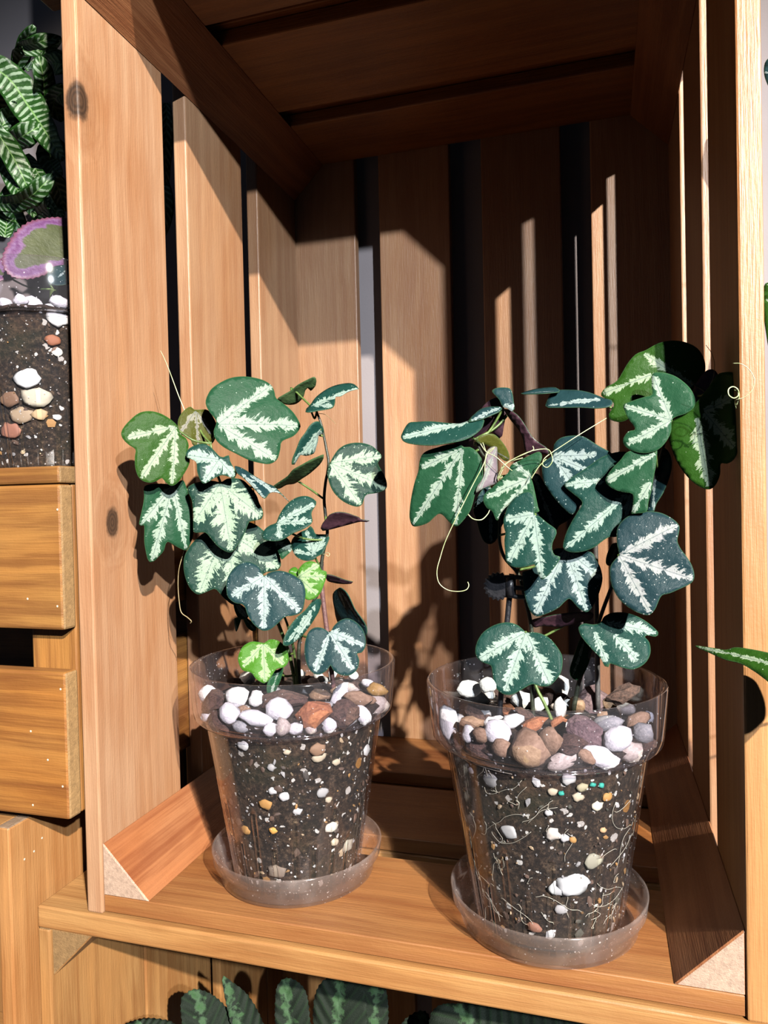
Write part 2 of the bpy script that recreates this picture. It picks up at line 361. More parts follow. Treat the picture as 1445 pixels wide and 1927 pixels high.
# crate underneath
O2 = (14.3, 13.5, -28)
low = empty('wooden_crate', O2, 'lower tan crate on which the upright cedar crate stands', 'crate', 'wooden crates')
X0, X1 = -2.93, 31.6
for i, (a, b) in enumerate(((-0.15, 7.6), (7.75, 15.2), (16.6, 24.0), (24.2, 27))):
    plank('side_slat', low, (X0, a, -27), (X0+0.72, b, -1.16), 'z', W_LOW, O2)
    plank('side_slat', low, (X1-0.72, a, -27), (X1, b, -1.16), 'z', W_LOW, O2)
for a, b in ((-0.15, 8.2), (9.6, 17.5), (18.8, 27)):
    plank('end_plank', low, (X0, a, -1.14), (X1, b, 0), 'x', W_LOW, O2)
    plank('end_plank', low, (X0, a, -28), (X1, b, -27), 'x', W_LOW, O2)
for k in range(5):
    plank('back_slat', low, (X0+k*7.0, 27.05, -28), (X0+k*7.0+5.6, 27.9, -0.1), 'z', W_LOW, O2)
corner_block('corner_block', low, X0+0.72, -1.16, 1, -1, 0.0, 27, 2.5, W_LOW, O2)
corner_block('corner_block', low, X1-0.72, -1.16, -1, -1, 0.0, 27, 2.5, W_LOW, O2)

# crate at the left with horizontal boards
O3 = (-16, 12, 4.9)
lc = empty('wooden_crate', O3, 'weathered brown crate with horizontal boards, under the pot of the purple-leaved plant', 'crate', 'wooden crates')
XR = -0.12
for z0, z1 in ((14.32, 21.45), (5.0, 12.25)):
    p_ = plank('side_board', lc, (-38, -0.9, z0), (XR, 0.02, z1), 'x', W_OLD, O3, 0.14)
    plank('side_board', lc, (-38, 25, z0), (XR, 25.9, z1), 'x', W_OLD, O3, 0.14)
plank('end_board', lc, (XR-0.9, 1.3, 5.0), (XR, 24.9, 12.2), 'y', W_OLD, O3)
plank('end_board', lc, (XR-0.9, 1.3, 14.3), (XR, 24.9, 21.4), 'y', W_OLD, O3)
for a, b in ((-0.9, 7), (8.5, 16), (17.5, 25.9)):
    plank('top_slat', lc, (-38, a, 21.5), (XR, b, 22.35), 'x', W_OLD, O3, 0.12)
plank('corner_post', lc, (-2.9, 0.04, 5.0), (-0.2, 1.3, 21.45), 'z', W_OLD, O3)
NAIL = plain('pale_nail_mark', (0.6, 0.5, 0.36), (0.75, 0.65, 0.5), 500)
def nail(parent, pos, origin, axis):
    bm = bmesh.new(); bmesh.ops.create_uvsphere(bm, u_segments=8, v_segments=5, radius=0.06*S)
    for v in bm.verts: v.co[axis] *= 0.35
    o = link('nail', mesh_from_bm('nail', bm, NAIL), parent, [a-b for a, b in zip(pos, origin)])
for px in ((108, 959), (52, 1127), (108, 1141), (114, 1297), (58, 1376), (90, 1430), (118, 1480), (62, 1515)):
    q = on_axis(px, 1, -0.9); nail(lc, (q[0], -0.91, q[2]), O3, 1)

# crate at the lower left, standing upright
O4 = (-19, 12, -28)
bl = empty('wooden_crate', O4, 'yellowish upright crate at the lower left, beneath the weathered brown crate', 'crate', 'wooden crates')
for a, b in ((-1.35, 5.6), (7.2, 14.5), (16, 24)):
    plank('side_slat', bl, (-4.2, a, -28), (-3.4, b, 4.45), 'z', W_POST if a < 0 else W_LOW, O4)
    plank('side_slat', bl, (-35, a, -28), (-34.1, b, 4.45), 'z', W_LOW, O4)
for a, b in ((-1.2, 6.5), (8, 15.5), (17, 24)):
    plank('end_plank', bl, (-34.1, a, 3.5), (-4.2, b, 4.4), 'x', W_LOW, O4)
    plank('end_plank', bl, (-34.1, a, -28), (-4.2, b, -27), 'x', W_LOW, O4)
for k in range(5): plank('back_slat', bl, (-34.5+k*6.3, 24.05, -28), (-34.5+k*6.3+5, 24.9, 4.4), 'z', W_LOW, O4)
for px in ((79, 1577), (64, 1602), (46, 1617)):
    q = on_axis(px, 0, -3.4); nail(bl, (-3.39, q[1], q[2]), O4, 0)
# right-hand neighbour crate (carries the plant whose leaf pokes into view)
O5 = (47, 13, -1)
rc = empty('wooden_crate', O5, 'neighbouring crate to the right, carrying the plant whose leaf tip pokes in', 'crate', 'wooden crates')
for a, b in ((0, 7.5), (9, 16.5), (18, 26)): plank('top_slat', rc, (32.1, a, -1), (63, b, -0.1), 'x', W_LOW, O5)
for x in (32.1, 62.1):
    for a, b in ((0, 7.5), (9, 16.5), (18, 26)): plank('side_slat', rc, (x, a, -28), (x+0.9, b, -1.02), 'z', W_LOW, O5)
# dark crate stacked on top, only one corner in view at the top left
O6 = (13, 13, 48.97)
uc = empty('wooden_crate', O6, 'dark crate stacked on the upright cedar crate, a corner showing at upper left', 'crate', 'wooden crates')
UX0, UX1, UY = -4.93, 34, 5.4
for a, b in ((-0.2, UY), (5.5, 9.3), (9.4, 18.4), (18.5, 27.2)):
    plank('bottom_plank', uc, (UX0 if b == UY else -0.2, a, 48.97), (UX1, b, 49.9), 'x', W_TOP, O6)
for z in (49.92, 58.1, 66.3):  # unseen walls, added and closed up to keep lamp light off the wall behind
    plank('side_board', uc, (-0.2, 0.72, z), (0.7, 27, z+8.1), 'y', W_TOP, O6); plank('side_board', uc, (UX1-0.9, 0.72, z), (UX1, 27, z+8.1), 'y', W_TOP, O6)
    plank('front_board', uc, (-0.2, -0.2, z), (UX1, 0.7, z+8.1), 'x', W_TOP, O6)

# ------------------------------------------------------------------ lathe, pots
def lathe_bm(bm, prof, seg=72, closed=False, skip=None):
    rings = []
    for r, z in prof:
        rings.append([bm.verts.new((r*math.cos(2*math.pi*k/seg)*S, r*math.sin(2*math.pi*k/seg)*S, z*S)) for k in range(seg)])
    n = len(rings)
    for i in range(n if closed else n-1):
        a, b = rings[i], rings[(i+1) % n]
        for k in range(seg):
            if skip and skip(i, k): continue
            bm.faces.new((a[k], a[(k+1) % seg], b[(k+1) % seg], b[k]))
    return rings
def pot_meshes():
    zs = [0.0]+[0.35+i*0.45 for i in range(18)]+[8.3]
    prof = [(3.30+(4.60-3.30)*(z/8.3), z) for z in zs]
    seg = 180
    def skip(i, k):
        c = k % 15
        z = prof[i][1]
        return (c in (0, 1) and z < 4.2) or (c in (7, 8) and z < 2.2)
    bm = bmesh.new(); rg = lathe_bm(bm, prof, seg, skip=skip)
    # floor of the pot with open middle, ledge towards the collar
    inner = [bm.verts.new((1.2*math.cos(2*math.pi*k/seg)*S, 1.2*math.sin(2*math.pi*k/seg)*S, 0.05*S)) for k in range(seg)]
    for k in range(seg): bm.faces.new((inner[k], inner[(k+1) % seg], rg[0][(k+1) % seg], rg[0][k]))
    bmesh.ops.recalc_face_normals(bm, faces=bm.faces[:])
    me = mesh_from_bm('pot_body', bm, CLEAR)
    bm = bmesh.new()
    lathe_bm(bm, [(4.60, 8.28), (5.02, 8.36), (5.14, 8.5), (5.20, 8.9), (5.36, 10.85), (5.33, 10.93), (5.27, 10.97), (5.18, 10.95), (5.13, 10.86), (5.0, 8.95), (4.95, 8.62), (4.86, 8.52), (4.60, 8.42)], 96, closed=True)
    bmesh.ops.recalc_face_normals(bm, faces=bm.faces[:])
    return me, mesh_from_bm('pot_collar', bm, CLEAR_RIM)
POT_BODY, POT_COLLAR = pot_meshes()
def saucer_mesh():
    bm = bmesh.new()
    prof = [(0.01, 0.12), (3.55, 0.12), (3.85, 0.2), (4.02, 0.9), (4.10, 1.05), (4.22, 1.1), (4.30, 1.6), (4.38, 1.66), (4.44, 1.62), (4.42, 1.52), (4.36, 1.02), (4.20, 0.92), (4.12, 0.85), (3.98, 0.12), (3.80, 0.0), (0.01, 0.0)]
    lathe_bm(bm, prof, 96); bmesh.ops.recalc_face_normals(bm, faces=bm.faces[:])
    return mesh_from_bm('saucer', bm, FROST)
SAUCER = saucer_mesh()
def make_pot(cx, cy, z, label, slabel, soil_label, rot=0.0, soil_top=9.0):
    if slabel:
        s = link('plant_saucer', SAUCER, None, (cx, cy, z)); tag(s, slabel, 'saucer', 'clear saucers')
        z = z+0.14
    p = empty('plant_pot', (cx, cy, z), label, 'pot', 'clear plastic pots'); p.rotation_euler.z = rot
    b = link('pot_body', POT_BODY, p); md = b.modifiers.new('wall', 'SOLIDIFY'); md.thickness = 0.09*S; md.offset = -1
    link('collar', POT_COLLAR, p)
    # soil
    sd = RND.random()*50; bm = bmesh.new(); seg = 120
    prof = [(0.01, 0.12), (2.0, 0.12), (3.14, 0.14)]+[(3.14+(4.42-3.14)*(q/8.1), q) for q in np.linspace(0.4, 8.1, 34)]+[(4.40, 8.35), (4.62, 8.6), (4.8, soil_top-0.2), (4.5, soil_top), (3.5, soil_top+0.12), (2.2, soil_top+0.2), (1.0, soil_top+0.2), (0.01, soil_top+0.2)]
    lathe_bm(bm, prof, seg); 
    for v in bm.verts:
        rr = math.hypot(v.co.x, v.co.y)
        if rr > 0.002:
            n1 = noise.noise(Vector(v.co)/S*2.2+Vector((sd, 0, 0)))*0.07+noise.noise(Vector(v.co)/S*6+Vector((sd, 0, 0)))*0.05
            k = (rr/S-0.08-max(0.0, n1)*1.0)/(rr/S); v.co.x *= k; v.co.y *= k
            if v.co.z/S > soil_top-0.3: v.co.z += noise.noise(Vector(v.co)/S*1.6+Vector((sd, 3, 0)))*0.12*S
    bmesh.ops.recalc_face_normals(bm, faces=bm.faces[:])
    so = link('potting_soil', mesh_from_bm('potting_soil', bm, SOIL), None, (cx, cy, z)); so.rotation_euler.z = rot
    tag(so, soil_label, 'soil', kind='stuff')
    return p, so, z
def chips(so, n, seed, cols, roots=0):
    """small perlite, bark and fertiliser bits pressed against the pot wall"""
    rn = random.Random(seed); bm = bmesh.new(); lay = bm.loops.layers.float_color.new('tint')
    for _ in range(n):
        a = rn.uniform(-math.pi, 0.0)+0.0 if rn.random() < 0.8 else rn.uniform(-math.pi, math.pi)
        zz = rn.uniform(0.5, 8.0); s = rn.choice((0.04, 0.05, 0.06, 0.08, 0.10, 0.15, 0.24))*rn.uniform(0.7, 1.1); r = 3.14+(4.42-3.14)*zz/8.1-0.05
        c = rn.choice(cols); k = rn.uniform(0.35, 0.95); c = [min(1, q*k) for q in c]
        res = bmesh.ops.create_icosphere(bm, subdivisions=1, radius=1.0)
        rot = Matrix.Rotation(rn.uniform(0, 3), 3, 'Y') @ Matrix.Diagonal((s, 0.05, s*rn.uniform(0.45, 0.9)))
        rz = Matrix.Rotation(a-math.pi/2, 3, 'Z'); fs = set()
        for v in res['verts']:
            q = v.co*(1+0.8*noise.noise(v.co*2+Vector((rn.random()*9, zz*3, a))))
            v.co = (rz @ (rot @ q)+Vector((r*math.cos(a), r*math.sin(a), zz)))*S
            fs.update(v.link_faces)
        for f in fs:
            for l in f.loops: l[lay] = (*c, 1)
    o = link('soil_chip', mesh_from_bm('soil_chip', bm, CHIP, False), so); tag(o, 'white and brown bits in the soil', kind='stuff')
    if roots:
        bm = bmesh.new(); lay = bm.loops.layers.float_color.new('tint')
        for _ in range(roots):
            a = rn.uniform(-2.8, -0.2); zz = rn.uniform(1.2, 7.6); pts = []; da = rn.uniform(-0.05, 0.05); dz = rn.uniform(-0.22, 0.16)
            for j in range(rn.randint(4, 8)):
                r = 3.14+(4.42-3.14)*zz/8.1-0.01; pts.append(Vector((r*math.cos(a), r*math.sin(a), zz)))
                a += da; zz = min(8, max(0.4, zz+dz)); da += rn.uniform(-0.07, 0.07); dz += rn.uniform(-0.22, 0.22)
            pts = smooth_path(pts, 4); tube_bm(bm, pts, [0.011]*len(pts), 4)
        for f in bm.faces:
            for l in f.loops: l[lay] = (0.46, 0.44, 0.36, 1)
        o = link('root', mesh_from_bm('root', bm, CHIP), so); tag(o, 'fine pale roots against the pot wall', kind='stuff')

# ------------------------------------------------------------------ tubes
def smooth_path(pts, sub=5):
    pts = [Vector(p) for p in pts]
    if len(pts) < 3: return pts
    q = [pts[0]*2-pts[1]]+pts+[pts[-1]*2-pts[-2]]; out = []
    for i in range(1, len(q)-2):
        a, b, c, d = q[i-1:i+3]
        for k in range(sub):
            t = k/sub
            out.append(0.5*((2*b)+(c-a)*t+(2*a-5*b+4*c-d)*t*t+(3*b-a-3*c+d)*t**3))
    out.append(pts[-1]); return out
def tube_bm(bm, pts, rad, seg=6):
    rings = []; up = Vector((0.13, 0.9, 0.4)).normalized()
    for i, p in enumerate(pts):
        t = (pts[min(i+1, len(pts)-1)]-pts[max(i-1, 0)]).normalized()
        a = t.cross(up)
        if a.length < 1e-3: a = t.cross(Vector((1, 0, 0)))
        a.normalize(); b = t.cross(a)
        rings.append([bm.verts.new((p+(a*math.cos(2*math.pi*k/seg)+b*math.sin(2*math.pi*k/seg))*rad[i])*S) for k in range(seg)])
    for x, y in zip(rings, rings[1:]):
        for k in range(seg): bm.faces.new((x[k], x[(k+1) % seg], y[(k+1) % seg], y[k]))
    bm.faces.new(rings[0][::-1]); bm.faces.new(rings[-1])
def tube(name, parent, pts, r0, r1, mat, origin, seg=7, sub=5):
    pts = [p-Vector(origin) for p in smooth_path(pts, sub)]; n = len(pts)
    bm = bmesh.new(); tube_bm(bm, pts, [r0+(r1-r0)*i/(n-1) for i in range(n)], seg)
    bmesh.ops.recalc_face_normals(bm, faces=bm.faces[:])
    return link(name, mesh_from_bm(name, bm, mat), parent)

# ------------------------------------------------------------------ leaves
CROP = {'A': (200, 640, 4.8167), 'B': (460, 680, 4.8167), 'C': (220, 880, 4.8167), 'D': (420, 920, 4.8167), 'E': (340, 1080, 3.4405),
        'G': (740, 700, 4.5156), 'H': (1000, 640, 3.2472), 'I': (880, 860, 4.8167), 'J': (1040, 840, 4.8167), 'K': (780, 1140, 2.89),
        'P': (0, 0, 1.0), 'F': (0, 400, 3.853), 'T': (0, 0, 2.89)}
def cp(c, p):
    x, y, s = CROP[c]; return (x+p[0]/s, y+p[1]/s)
STY = {'dark': ((0.018, 0.082, 0.066), (0.56, 0.76, 0.72)), 'blue': ((0.022, 0.070, 0.080), (0.58, 0.72, 0.80)),
       'mid': ((0.024, 0.112, 0.052), (0.58, 0.74, 0.64)), 'lime': ((0.085, 0.29, 0.02), (0.52, 0.78, 0.34)),
       'fresh': ((0.036, 0.125, 0.014), (0.58, 0.72, 0.50)), 'olive': ((0.11, 0.12, 0.018), (0.42, 0.30, 0.28)),
       'pink': ((0.022, 0.062, 0.076), (0.66, 0.64, 0.74)), 'lilac': ((0.30, 0.24, 0.28), (0.42, 0.38, 0.42)),
       'pale': ((0.022, 0.075, 0.055), (0.58, 0.80, 0.60))}
SEED = [0]
def closed_curve(pts, step):
    n = len(pts); out = []
    for i in range(n):
        a, b, c, d = [np.array(pts[(i+k) % n], float) for k in (-1, 0, 1, 2)]
        m = max(1, int(np.linalg.norm(c-b)/step+0.5))
        for k in range(m):
            t = k/m; out.append(0.5*((2*b)+(c-a)*t+(2*a-5*b+4*c-d)*t*t+(3*b-a-3*c+d)*t**3))
    return out
def seg_dist(p, a, b):
    ab = b-a; t = max(0, min(1, (p-a)@ab/(ab@ab+1e-9))); return np.linalg.norm(p-a-ab*t)
def inside(p, poly):
    x, y = p; r = False; j = len(poly)-1
    for i in range(len(poly)):
        xi, yi = poly[i]; xj, yj = poly[j]
        if (yi > y) != (yj > y) and x < (xj-xi)*(y-yi)/(yj-yi)+xi: r = not r
        j = i
    return r
def leaf_geometry(outline, base, veins, Y, yaw=0, pitch=12, style='dark', band=0.42, speck=0.25, under=False, quilt=0.10, droop=0.035, cell=8.0, jag=0.0, mats=None, bend=None):
    """outline etc. in photo pixels; the blade lies on a tilted plane through the base point at depth Y"""
    SEED[0] += 1; rn = random.Random(SEED[0]*31)
    P0 = np.array(at(base, Y)); tocam = CAM-P0; th = tocam.copy(); th[2] = 0; th /= np.linalg.norm(th)
    rt = np.array([-th[1], th[0], 0]); a, b = math.radians(yaw), math.radians(pitch)
    n = math.cos(b)*(math.cos(a)*th+math.sin(a)*rt)+math.sin(b)*np.array([0, 0, 1.0])
    ex = np.cross(np.array([0, 0, 1.0]), n); ex /= np.linalg.norm(ex); ey = np.cross(n, ex)
    def lift(p):
        d = ray(p); s = ((P0-CAM)@n)/(d@n); q = CAM+d*s-P0
        return np.array([q@ex, q@ey])
    poly = [lift(p) for p in closed_curve(outline, 5.0)]
    if jag:
        c0 = sum(poly)/len(poly); poly = [p+(p-c0)/np.linalg.norm(p-c0)*jag*(1 if i % 2 else -1) for i, p in enumerate(poly)]
    vs_ = []
    for v in veins:
        s, e = (v if isinstance(v[0], (tuple, list)) else (base, v)); vs_.append((lift(s), lift(e)))
    while len(vs_) < 3: vs_.append((np.array([90., 90.]), np.array([91., 90.])))
    lo = np.min(poly, 0); hi = np.max(poly, 0); span = max(hi-lo); st = max(0.16, span/26)
    pts = [Vector(p) for p in poly]; N = len(pts)
    gx = lo[0]+st/2; row = 0
    while gx < hi[0]:
        gy = lo[1]+(st/2 if row % 2 else st)
        while gy < hi[1]:
            q = np.array([gx+rn.uniform(-.1, .1)*st, gy+rn.uniform(-.1, .1)*st])
            if inside(q, poly) and min(seg_dist(q, poly[i], poly[(i+1) % N]) for i in range(N)) > st*0.45: pts.append(Vector(q))
            gy += st
        gx += st; row += 1
    V2, _, F2, *_ = geometry.delaunay_2d_cdt(pts, [(i, (i+1) % N) for i in range(N)], [], 1, 1e-6)
    F2 = [f for f in F2 if inside(sum((np.array(V2[i]) for i in f), np.zeros(2))/len(f), poly)]
    cen = sum(poly)/len(poly); base2 = lift(base)
    bm = bmesh.new(); top = []; info = []
    for v in V2:
        p = np.array(v); ds = []; ts = []; ls = []
        for s, e in vs_:
            L = np.linalg.norm(e-s); d = (e-s)/L; r = p-s
            ts.append((r@d)/L); ls.append(L); ds.append(d[0]*r[1]-d[1]*r[0])
        dm = min(seg_dist(p, s, e) for s, e in vs_)
        ed = min(seg_dist(p, poly[i], poly[(i+1) % N]) for i in range(N))
        z = quilt*(1-math.exp(-(dm/0.45)**2))*(1 if dm < 40 else 0)-droop*((p-base2)@(p-base2))*0.25-0.5*droop*((p-cen)@(p-cen))*0.5
        if bend: z += bend[1]*max(0.0, p[0]-bend[0])**2
        z += 0.06*noise.noise(Vector((p[0]*0.7, p[1]*0.7, SEED[0]*3.1)))
        top.append(bm.verts.new(Vector(ex*p[0]+ey*p[1]+n*z)*S)); info.append((p, ds, ts, ls, ed))
    th_ = 0.035
    bot = [bm.verts.new(v.co-Vector(n)*th_*S) for v in top]
    edges = {}
    for f in F2:
        A = [V2[i] for i in f]
        f = list(f)
        if (A[1]-A[0]).cross(A[2]-A[0]) < 0: f = f[::-1]
        try:
            fa = bm.faces.new([top[i] for i in f]); fb = bm.faces.new([bot[i] for i in f[::-1]])
        except ValueError: continue
        fa.material_index = 1 if under else 0; fb.material_index = 0 if under else 1
        for i in range(len(f)):
            e = (f[i], f[(i+1) % len(f)]); edges[e] = edges.get(e, 0)+1
    for (i, j) in list(edges):
        if (j, i) not in edges:
            try: bm.faces.new((top[i], bot[i], bot[j], top[j]))
            except ValueError: pass
    loose = [v for v in bm.verts if not v.link_faces]
    keep = [i for i in range(len(top)) if top[i].link_faces]
    for v in loose: bm.verts.remove(v)
    me = mesh_from_bm('leaf', bm, mats or [LEAF, UNDER])
    inf = [info[i] for i in keep]; inf = inf+inf
    tint, silver = STY[style] if isinstance(style, str) else style
    tint = [c*0.30 for c in tint]; silver = [c*0.25 for c in silver]
    sd = SEED[0]*7.13
    def vec(name, vals):
        at_ = me.attributes.new(name, 'FLOAT_VECTOR', 'POINT'); at_.data.foreach_set('vector', np.array(vals, np.float32).ravel())
    vec('luv', [(p[0], p[1], sd) for p, *_ in inf]); vec('vd', [i[1] for i in inf]); vec('vt', [i[2] for i in inf])
    vec('vl', [i[3] for i in inf]); vec('lp', [(band, speck, i[4]) for i in inf])
    for nm, c in (('tint', tint), ('silver', silver)):
        ca = me.color_attributes.new(nm, 'FLOAT_COLOR', 'POINT'); ca.data.foreach_set('color', np.tile(np.array([*c, 1], np.float32), len(me.vertices)))
    return me, Vector(P0), Vector(n)
def add_leaf(plant, O_, crop, base, veins, outline, Y, stem=None, label=None, name='leaf', pet=True, pmat=None, **kw):
    tr = lambda p: cp(crop, p)
    vv = [tuple(tr(q) for q in v) if isinstance(v[0], (tuple, list)) else tr(v) for v in veins]
    me, P0, n = leaf_geometry([tr(p) for p in outline], tr(base), vv, Y, **kw)
    o = link(name, me, plant, P0-Vector(O_))
    if label: o['label'] = label
    if stem and pet:
        # petiole to a point on the stem a little below the base
        best = min(stem, key=lambda q: (q-P0).length+abs((q.z-(P0.z-1.0)))*0.5)
        st_ = P0-n*0.03; mid = (st_+best)/2-n*0.35+Vector((0, 0, -0.15)); q1 = st_-n*0.25
        pe = tube('petiole', o, [st_, q1, mid, best], 0.055, 0.06, pmat or STEM, P0, 6, 4)
    return o

# ------------------------------------------------------------------ pots in the crate
Z0 = T
LP = (9.34, 4.96); RP = (22.36, 3.69)
lp, lsoil, lz = make_pot(*LP, Z0, 'left clear plastic pot with wide collar, filled with dark soil', 'frosted clear saucer under the left pot', 'dark potting soil inside the left clear pot', 0.35)
rp, rsoil, rz = make_pot(*RP, Z0, 'right clear plastic pot with wide collar, roots and moss behind its wall', 'frosted clear saucer under the right pot', 'dark mossy potting soil inside the right clear pot', 0.1)
WH = (0.48, 0.48, 0.50); TN = (0.45, 0.33, 0.2); BR = (0.12, 0.06, 0.035); OC = (0.38, 0.19, 0.04); GN = (0.0, 0.22, 0.17)
chips(lsoil, 200, 3, [WH, TN, BR, BR, BR, BR, (0.06, 0.04, 0.03), OC])
chips(rsoil, 200, 5, [WH, TN, BR, BR, BR, (0.06, 0.06, 0.03), (0.05, 0.05, 0.03), OC], roots=60)

def embedded(so, centre, zb, items):
    bm = bmesh.new(); lay = bm.loops.layers.float_color.new('tint')
    for px, rr_, c in items:
        d = ray(px); ox, oy = CAM[0]-centre[0], CAM[1]-centre[1]; R_ = 3.85
        for _ in range(3):
            A = d[0]**2+d[1]**2; B = 2*(ox*d[0]+oy*d[1]); Cc = ox*ox+oy*oy-R_*R_; t_ = (-B-math.sqrt(max(0, B*B-4*A*Cc)))/(2*A); q = CAM+d*t_; R_ = 3.14+1.28*(q[2]-zb)/8.1-0.05
        res = bmesh.ops.create_icosphere(bm, subdivisions=2, radius=1.0); fs = set(); n0 = Vector((q[0]-centre[0], q[1]-centre[1], 0)).normalized(); t0 = Vector((-n0.y, n0.x, 0))
        sz = rr_*((q-CAM)@AF)/FPX
        rotm = so.rotation_euler.to_matrix().inverted()
        for v in res['verts']:
            e = v.co*(1+0.45*noise.noise(v.co*1.6+Vector(px+(0,))))
            w_ = t0*e.x*sz+Vector((0, 0, 1))*e.z*sz*0.75+n0*e.y*0.09
            v.co = rotm @ ((Vector((q[0]-centre[0], q[1]-centre[1], q[2]-zb))+w_)*S); fs.update(v.link_faces)
        for f in fs:
            for l in f.loops: l[lay] = (*c, 1)
    o = link('embedded_stone', mesh_from_bm('embedded_stone', bm, CHIP), so); tag(o, 'stones and moist clumps pressed against the pot wall', kind='stuff')
G1 = (0.30, 0.30, 0.31); CR = (0.40, 0.34, 0.25); TEAL = (0.0, 0.30, 0.24)
embedded(lsoil, LP, lz, [((499, 1514), 14, OC), ((462, 1562), 11, OC), ((514, 1563), 8, (0.6, 0.3, 0.05)), ((600, 1425), 14, CR), ((633, 1434), 9, CR), ((510, 1445), 9, G1), ((535, 1499), 11, WH), ((512, 1489), 9, WH), ((560, 1527), 9, WH),
  ((458, 1404), 13, WH), ((606, 1492), 12, G1), ((690, 1412), 14, WH), ((618, 1505), 8, CR), ((540, 1416), 7, CR), ((625, 1556), 14, (0.5, 0.48, 0.42)), ((655, 1590), 16, (0.3, 0.27, 0.22)), ((520, 1640), 18, (0.16, 0.12, 0.09)), ((598, 1410), 16, (0.2, 0.11, 0.06)), ((450, 1640), 12, (0.14, 0.08, 0.05)), ((630, 1585), 10, CR)])
embedded(rsoil, RP, rz, [((1115, 1477), 6, TEAL), ((1131, 1478), 7, TEAL), ((1056, 1493), 6, TEAL), ((1039, 1490), 10, CR), ((1087, 1501), 11, CR), ((1124, 1517), 12, (0.62, 0.58, 0.46)), ((1143, 1499), 12, OC), ((1095, 1482), 12, (0.3, 0.27, 0.17)), ((1078, 1664), 30, (0.48, 0.50, 0.52)), ((1052, 1672), 20, (0.42, 0.44, 0.46)), ((1040, 1570), 16, (0.5, 0.46, 0.42)),
  ((1062, 1577), 10, WH), ((957, 1565), 17, (0.4, 0.41, 0.42)), ((1117, 1620), 20, (0.26, 0.25, 0.19)), ((922, 1468), 18, (0.2, 0.2, 0.21)), ((1068, 1466), 14, (0.45, 0.45, 0.46)), ((1005, 1745), 14, (0.22, 0.09, 0.05)), ((1055, 1712), 12, G1), ((1032, 1530), 8, WH), ((1078, 1580), 8, OC), ((1135, 1562), 7, (0.5, 0.3, 0.15)), ((885, 1450), 8, G1)])
# pebbles
PEBM = {}

def pebble_mesh(kind, var, angular):
    key = (kind, var)
    if key not in PEBM:
        bm = bmesh.new(); bmesh.ops.create_icosphere(bm, subdivisions=2, radius=1.0); rn = random.Random(hash((var, angular)) & 0xffff)
        o = Vector((rn.uniform(0, 50), var*3.3, 1))
        for v in bm.verts:
            k = 1+(0.45 if angular else 0.34)*noise.noise(v.co*1.2+o)+(0.22 if angular else 0.10)*noise.noise(v.co*2.7+o); v.co = v.co*k*S
        PEBM[key] = mesh_from_bm('pebble', bm, PEB[kind], not angular)
    return PEBM[key]
NAMES = {'white': ('pebble', 'white'), 'cream': ('pebble', 'cream'), 'tan': ('pebble', 'tan'), 'orange': ('brick_chip', 'orange brick'), 'yellow': ('pebble', 'yellow'),
         'grey': ('pebble', 'grey'), 'bark': ('bark_chip', 'dark brown bark'), 'plum': ('bark_chip', 'purple-brown bark')}
def put_pebble(pos, sx, sz, kind, which, rot=None, rn=RND):
    nm, word = NAMES[kind]
    o = link(nm, pebble_mesh(kind, rn.randint(0, 4), kind in ('orange', 'bark', 'plum')), None, pos)
    o.scale = (sx, min(sx, sz)*rn.uniform(0.75, 1.0), sz); o.rotation_euler = (rn.uniform(-0.3, 0.3), rot if rot is not None else rn.uniform(-0.5, 0.5), rn.uniform(-0.4, 0.4))
    noun = {'pebble': 'pebble', 'brick_chip': 'chip', 'bark_chip': 'chip'}[nm]
    tag(o, '%s %s lying on the soil in the %s clear pot' % (word, noun, which), noun, '%s %ss in the %s pot' % (word, noun, which))
def pebbles(crop, data, centre, zb, which, fill, seed, Rin=4.95, soil_top=9.0):
    rn = random.Random(seed); placed = []
    zs = zb+soil_top
    for (x, y, a, b, kind, *rot) in data:
        px = cp(crop, (x, y)); s = CROP[crop][2]
        d = ray(px); depth = None
        zt = zs+0.55
        q = CAM+d*((zt-CAM[2])/d[2])
        wcm = a/s*((q-CAM)@AF)/FPX; rr = math.hypot(q[0]-centre[0], q[1]-centre[1]); lim = Rin-min(wcm, 0.5)*0.9
        if rr > lim:
            # clamp to the inside of the collar, on the near side
            ox, oy = CAM[0]-centre[0], CAM[1]-centre[1]; A = d[0]**2+d[1]**2; B = 2*(ox*d[0]+oy*d[1]); Cc = ox*ox+oy*oy-lim*lim
            disc = B*B-4*A*Cc
            if disc > 0: q = CAM+d*((-B-math.sqrt(disc))/(2*A))
            else:
                k = lim/rr; q = np.array([centre[0]+(q[0]-centre[0])*k, centre[1]+(q[1]-centre[1])*k, q[2]])
        q[2] = max(q[2], zs-0.25)
        D = (q-CAM)@AF; sx = 1.12*a/s*D/FPX; sz = 1.15*b/s*D/FPX
        put_pebble(q, sx, sz, kind, which, rot[0] if rot else None, rn); placed.append((q[0], q[1], max(sx, sz)))
    for _ in range(4000):
        if fill <= 0: break
        a = rn.uniform(0, 2*math.pi); r = math.sqrt(rn.random())*4.4; s = rn.uniform(0.28, 0.5)
        x, y = centre[0]+r*math.cos(a), centre[1]+r*math.sin(a)
        if r < 0.7 or any(math.hypot(x-p[0], y-p[1]) < (s+p[2])*0.8 for p in placed): continue
        put_pebble((x, y, zs+0.22), s, s*0.7, rn.choice(['white', 'white', 'cream', 'tan', 'bark', 'bark', 'grey']), which, None, rn); placed.append((x, y, s)); fill -= 1
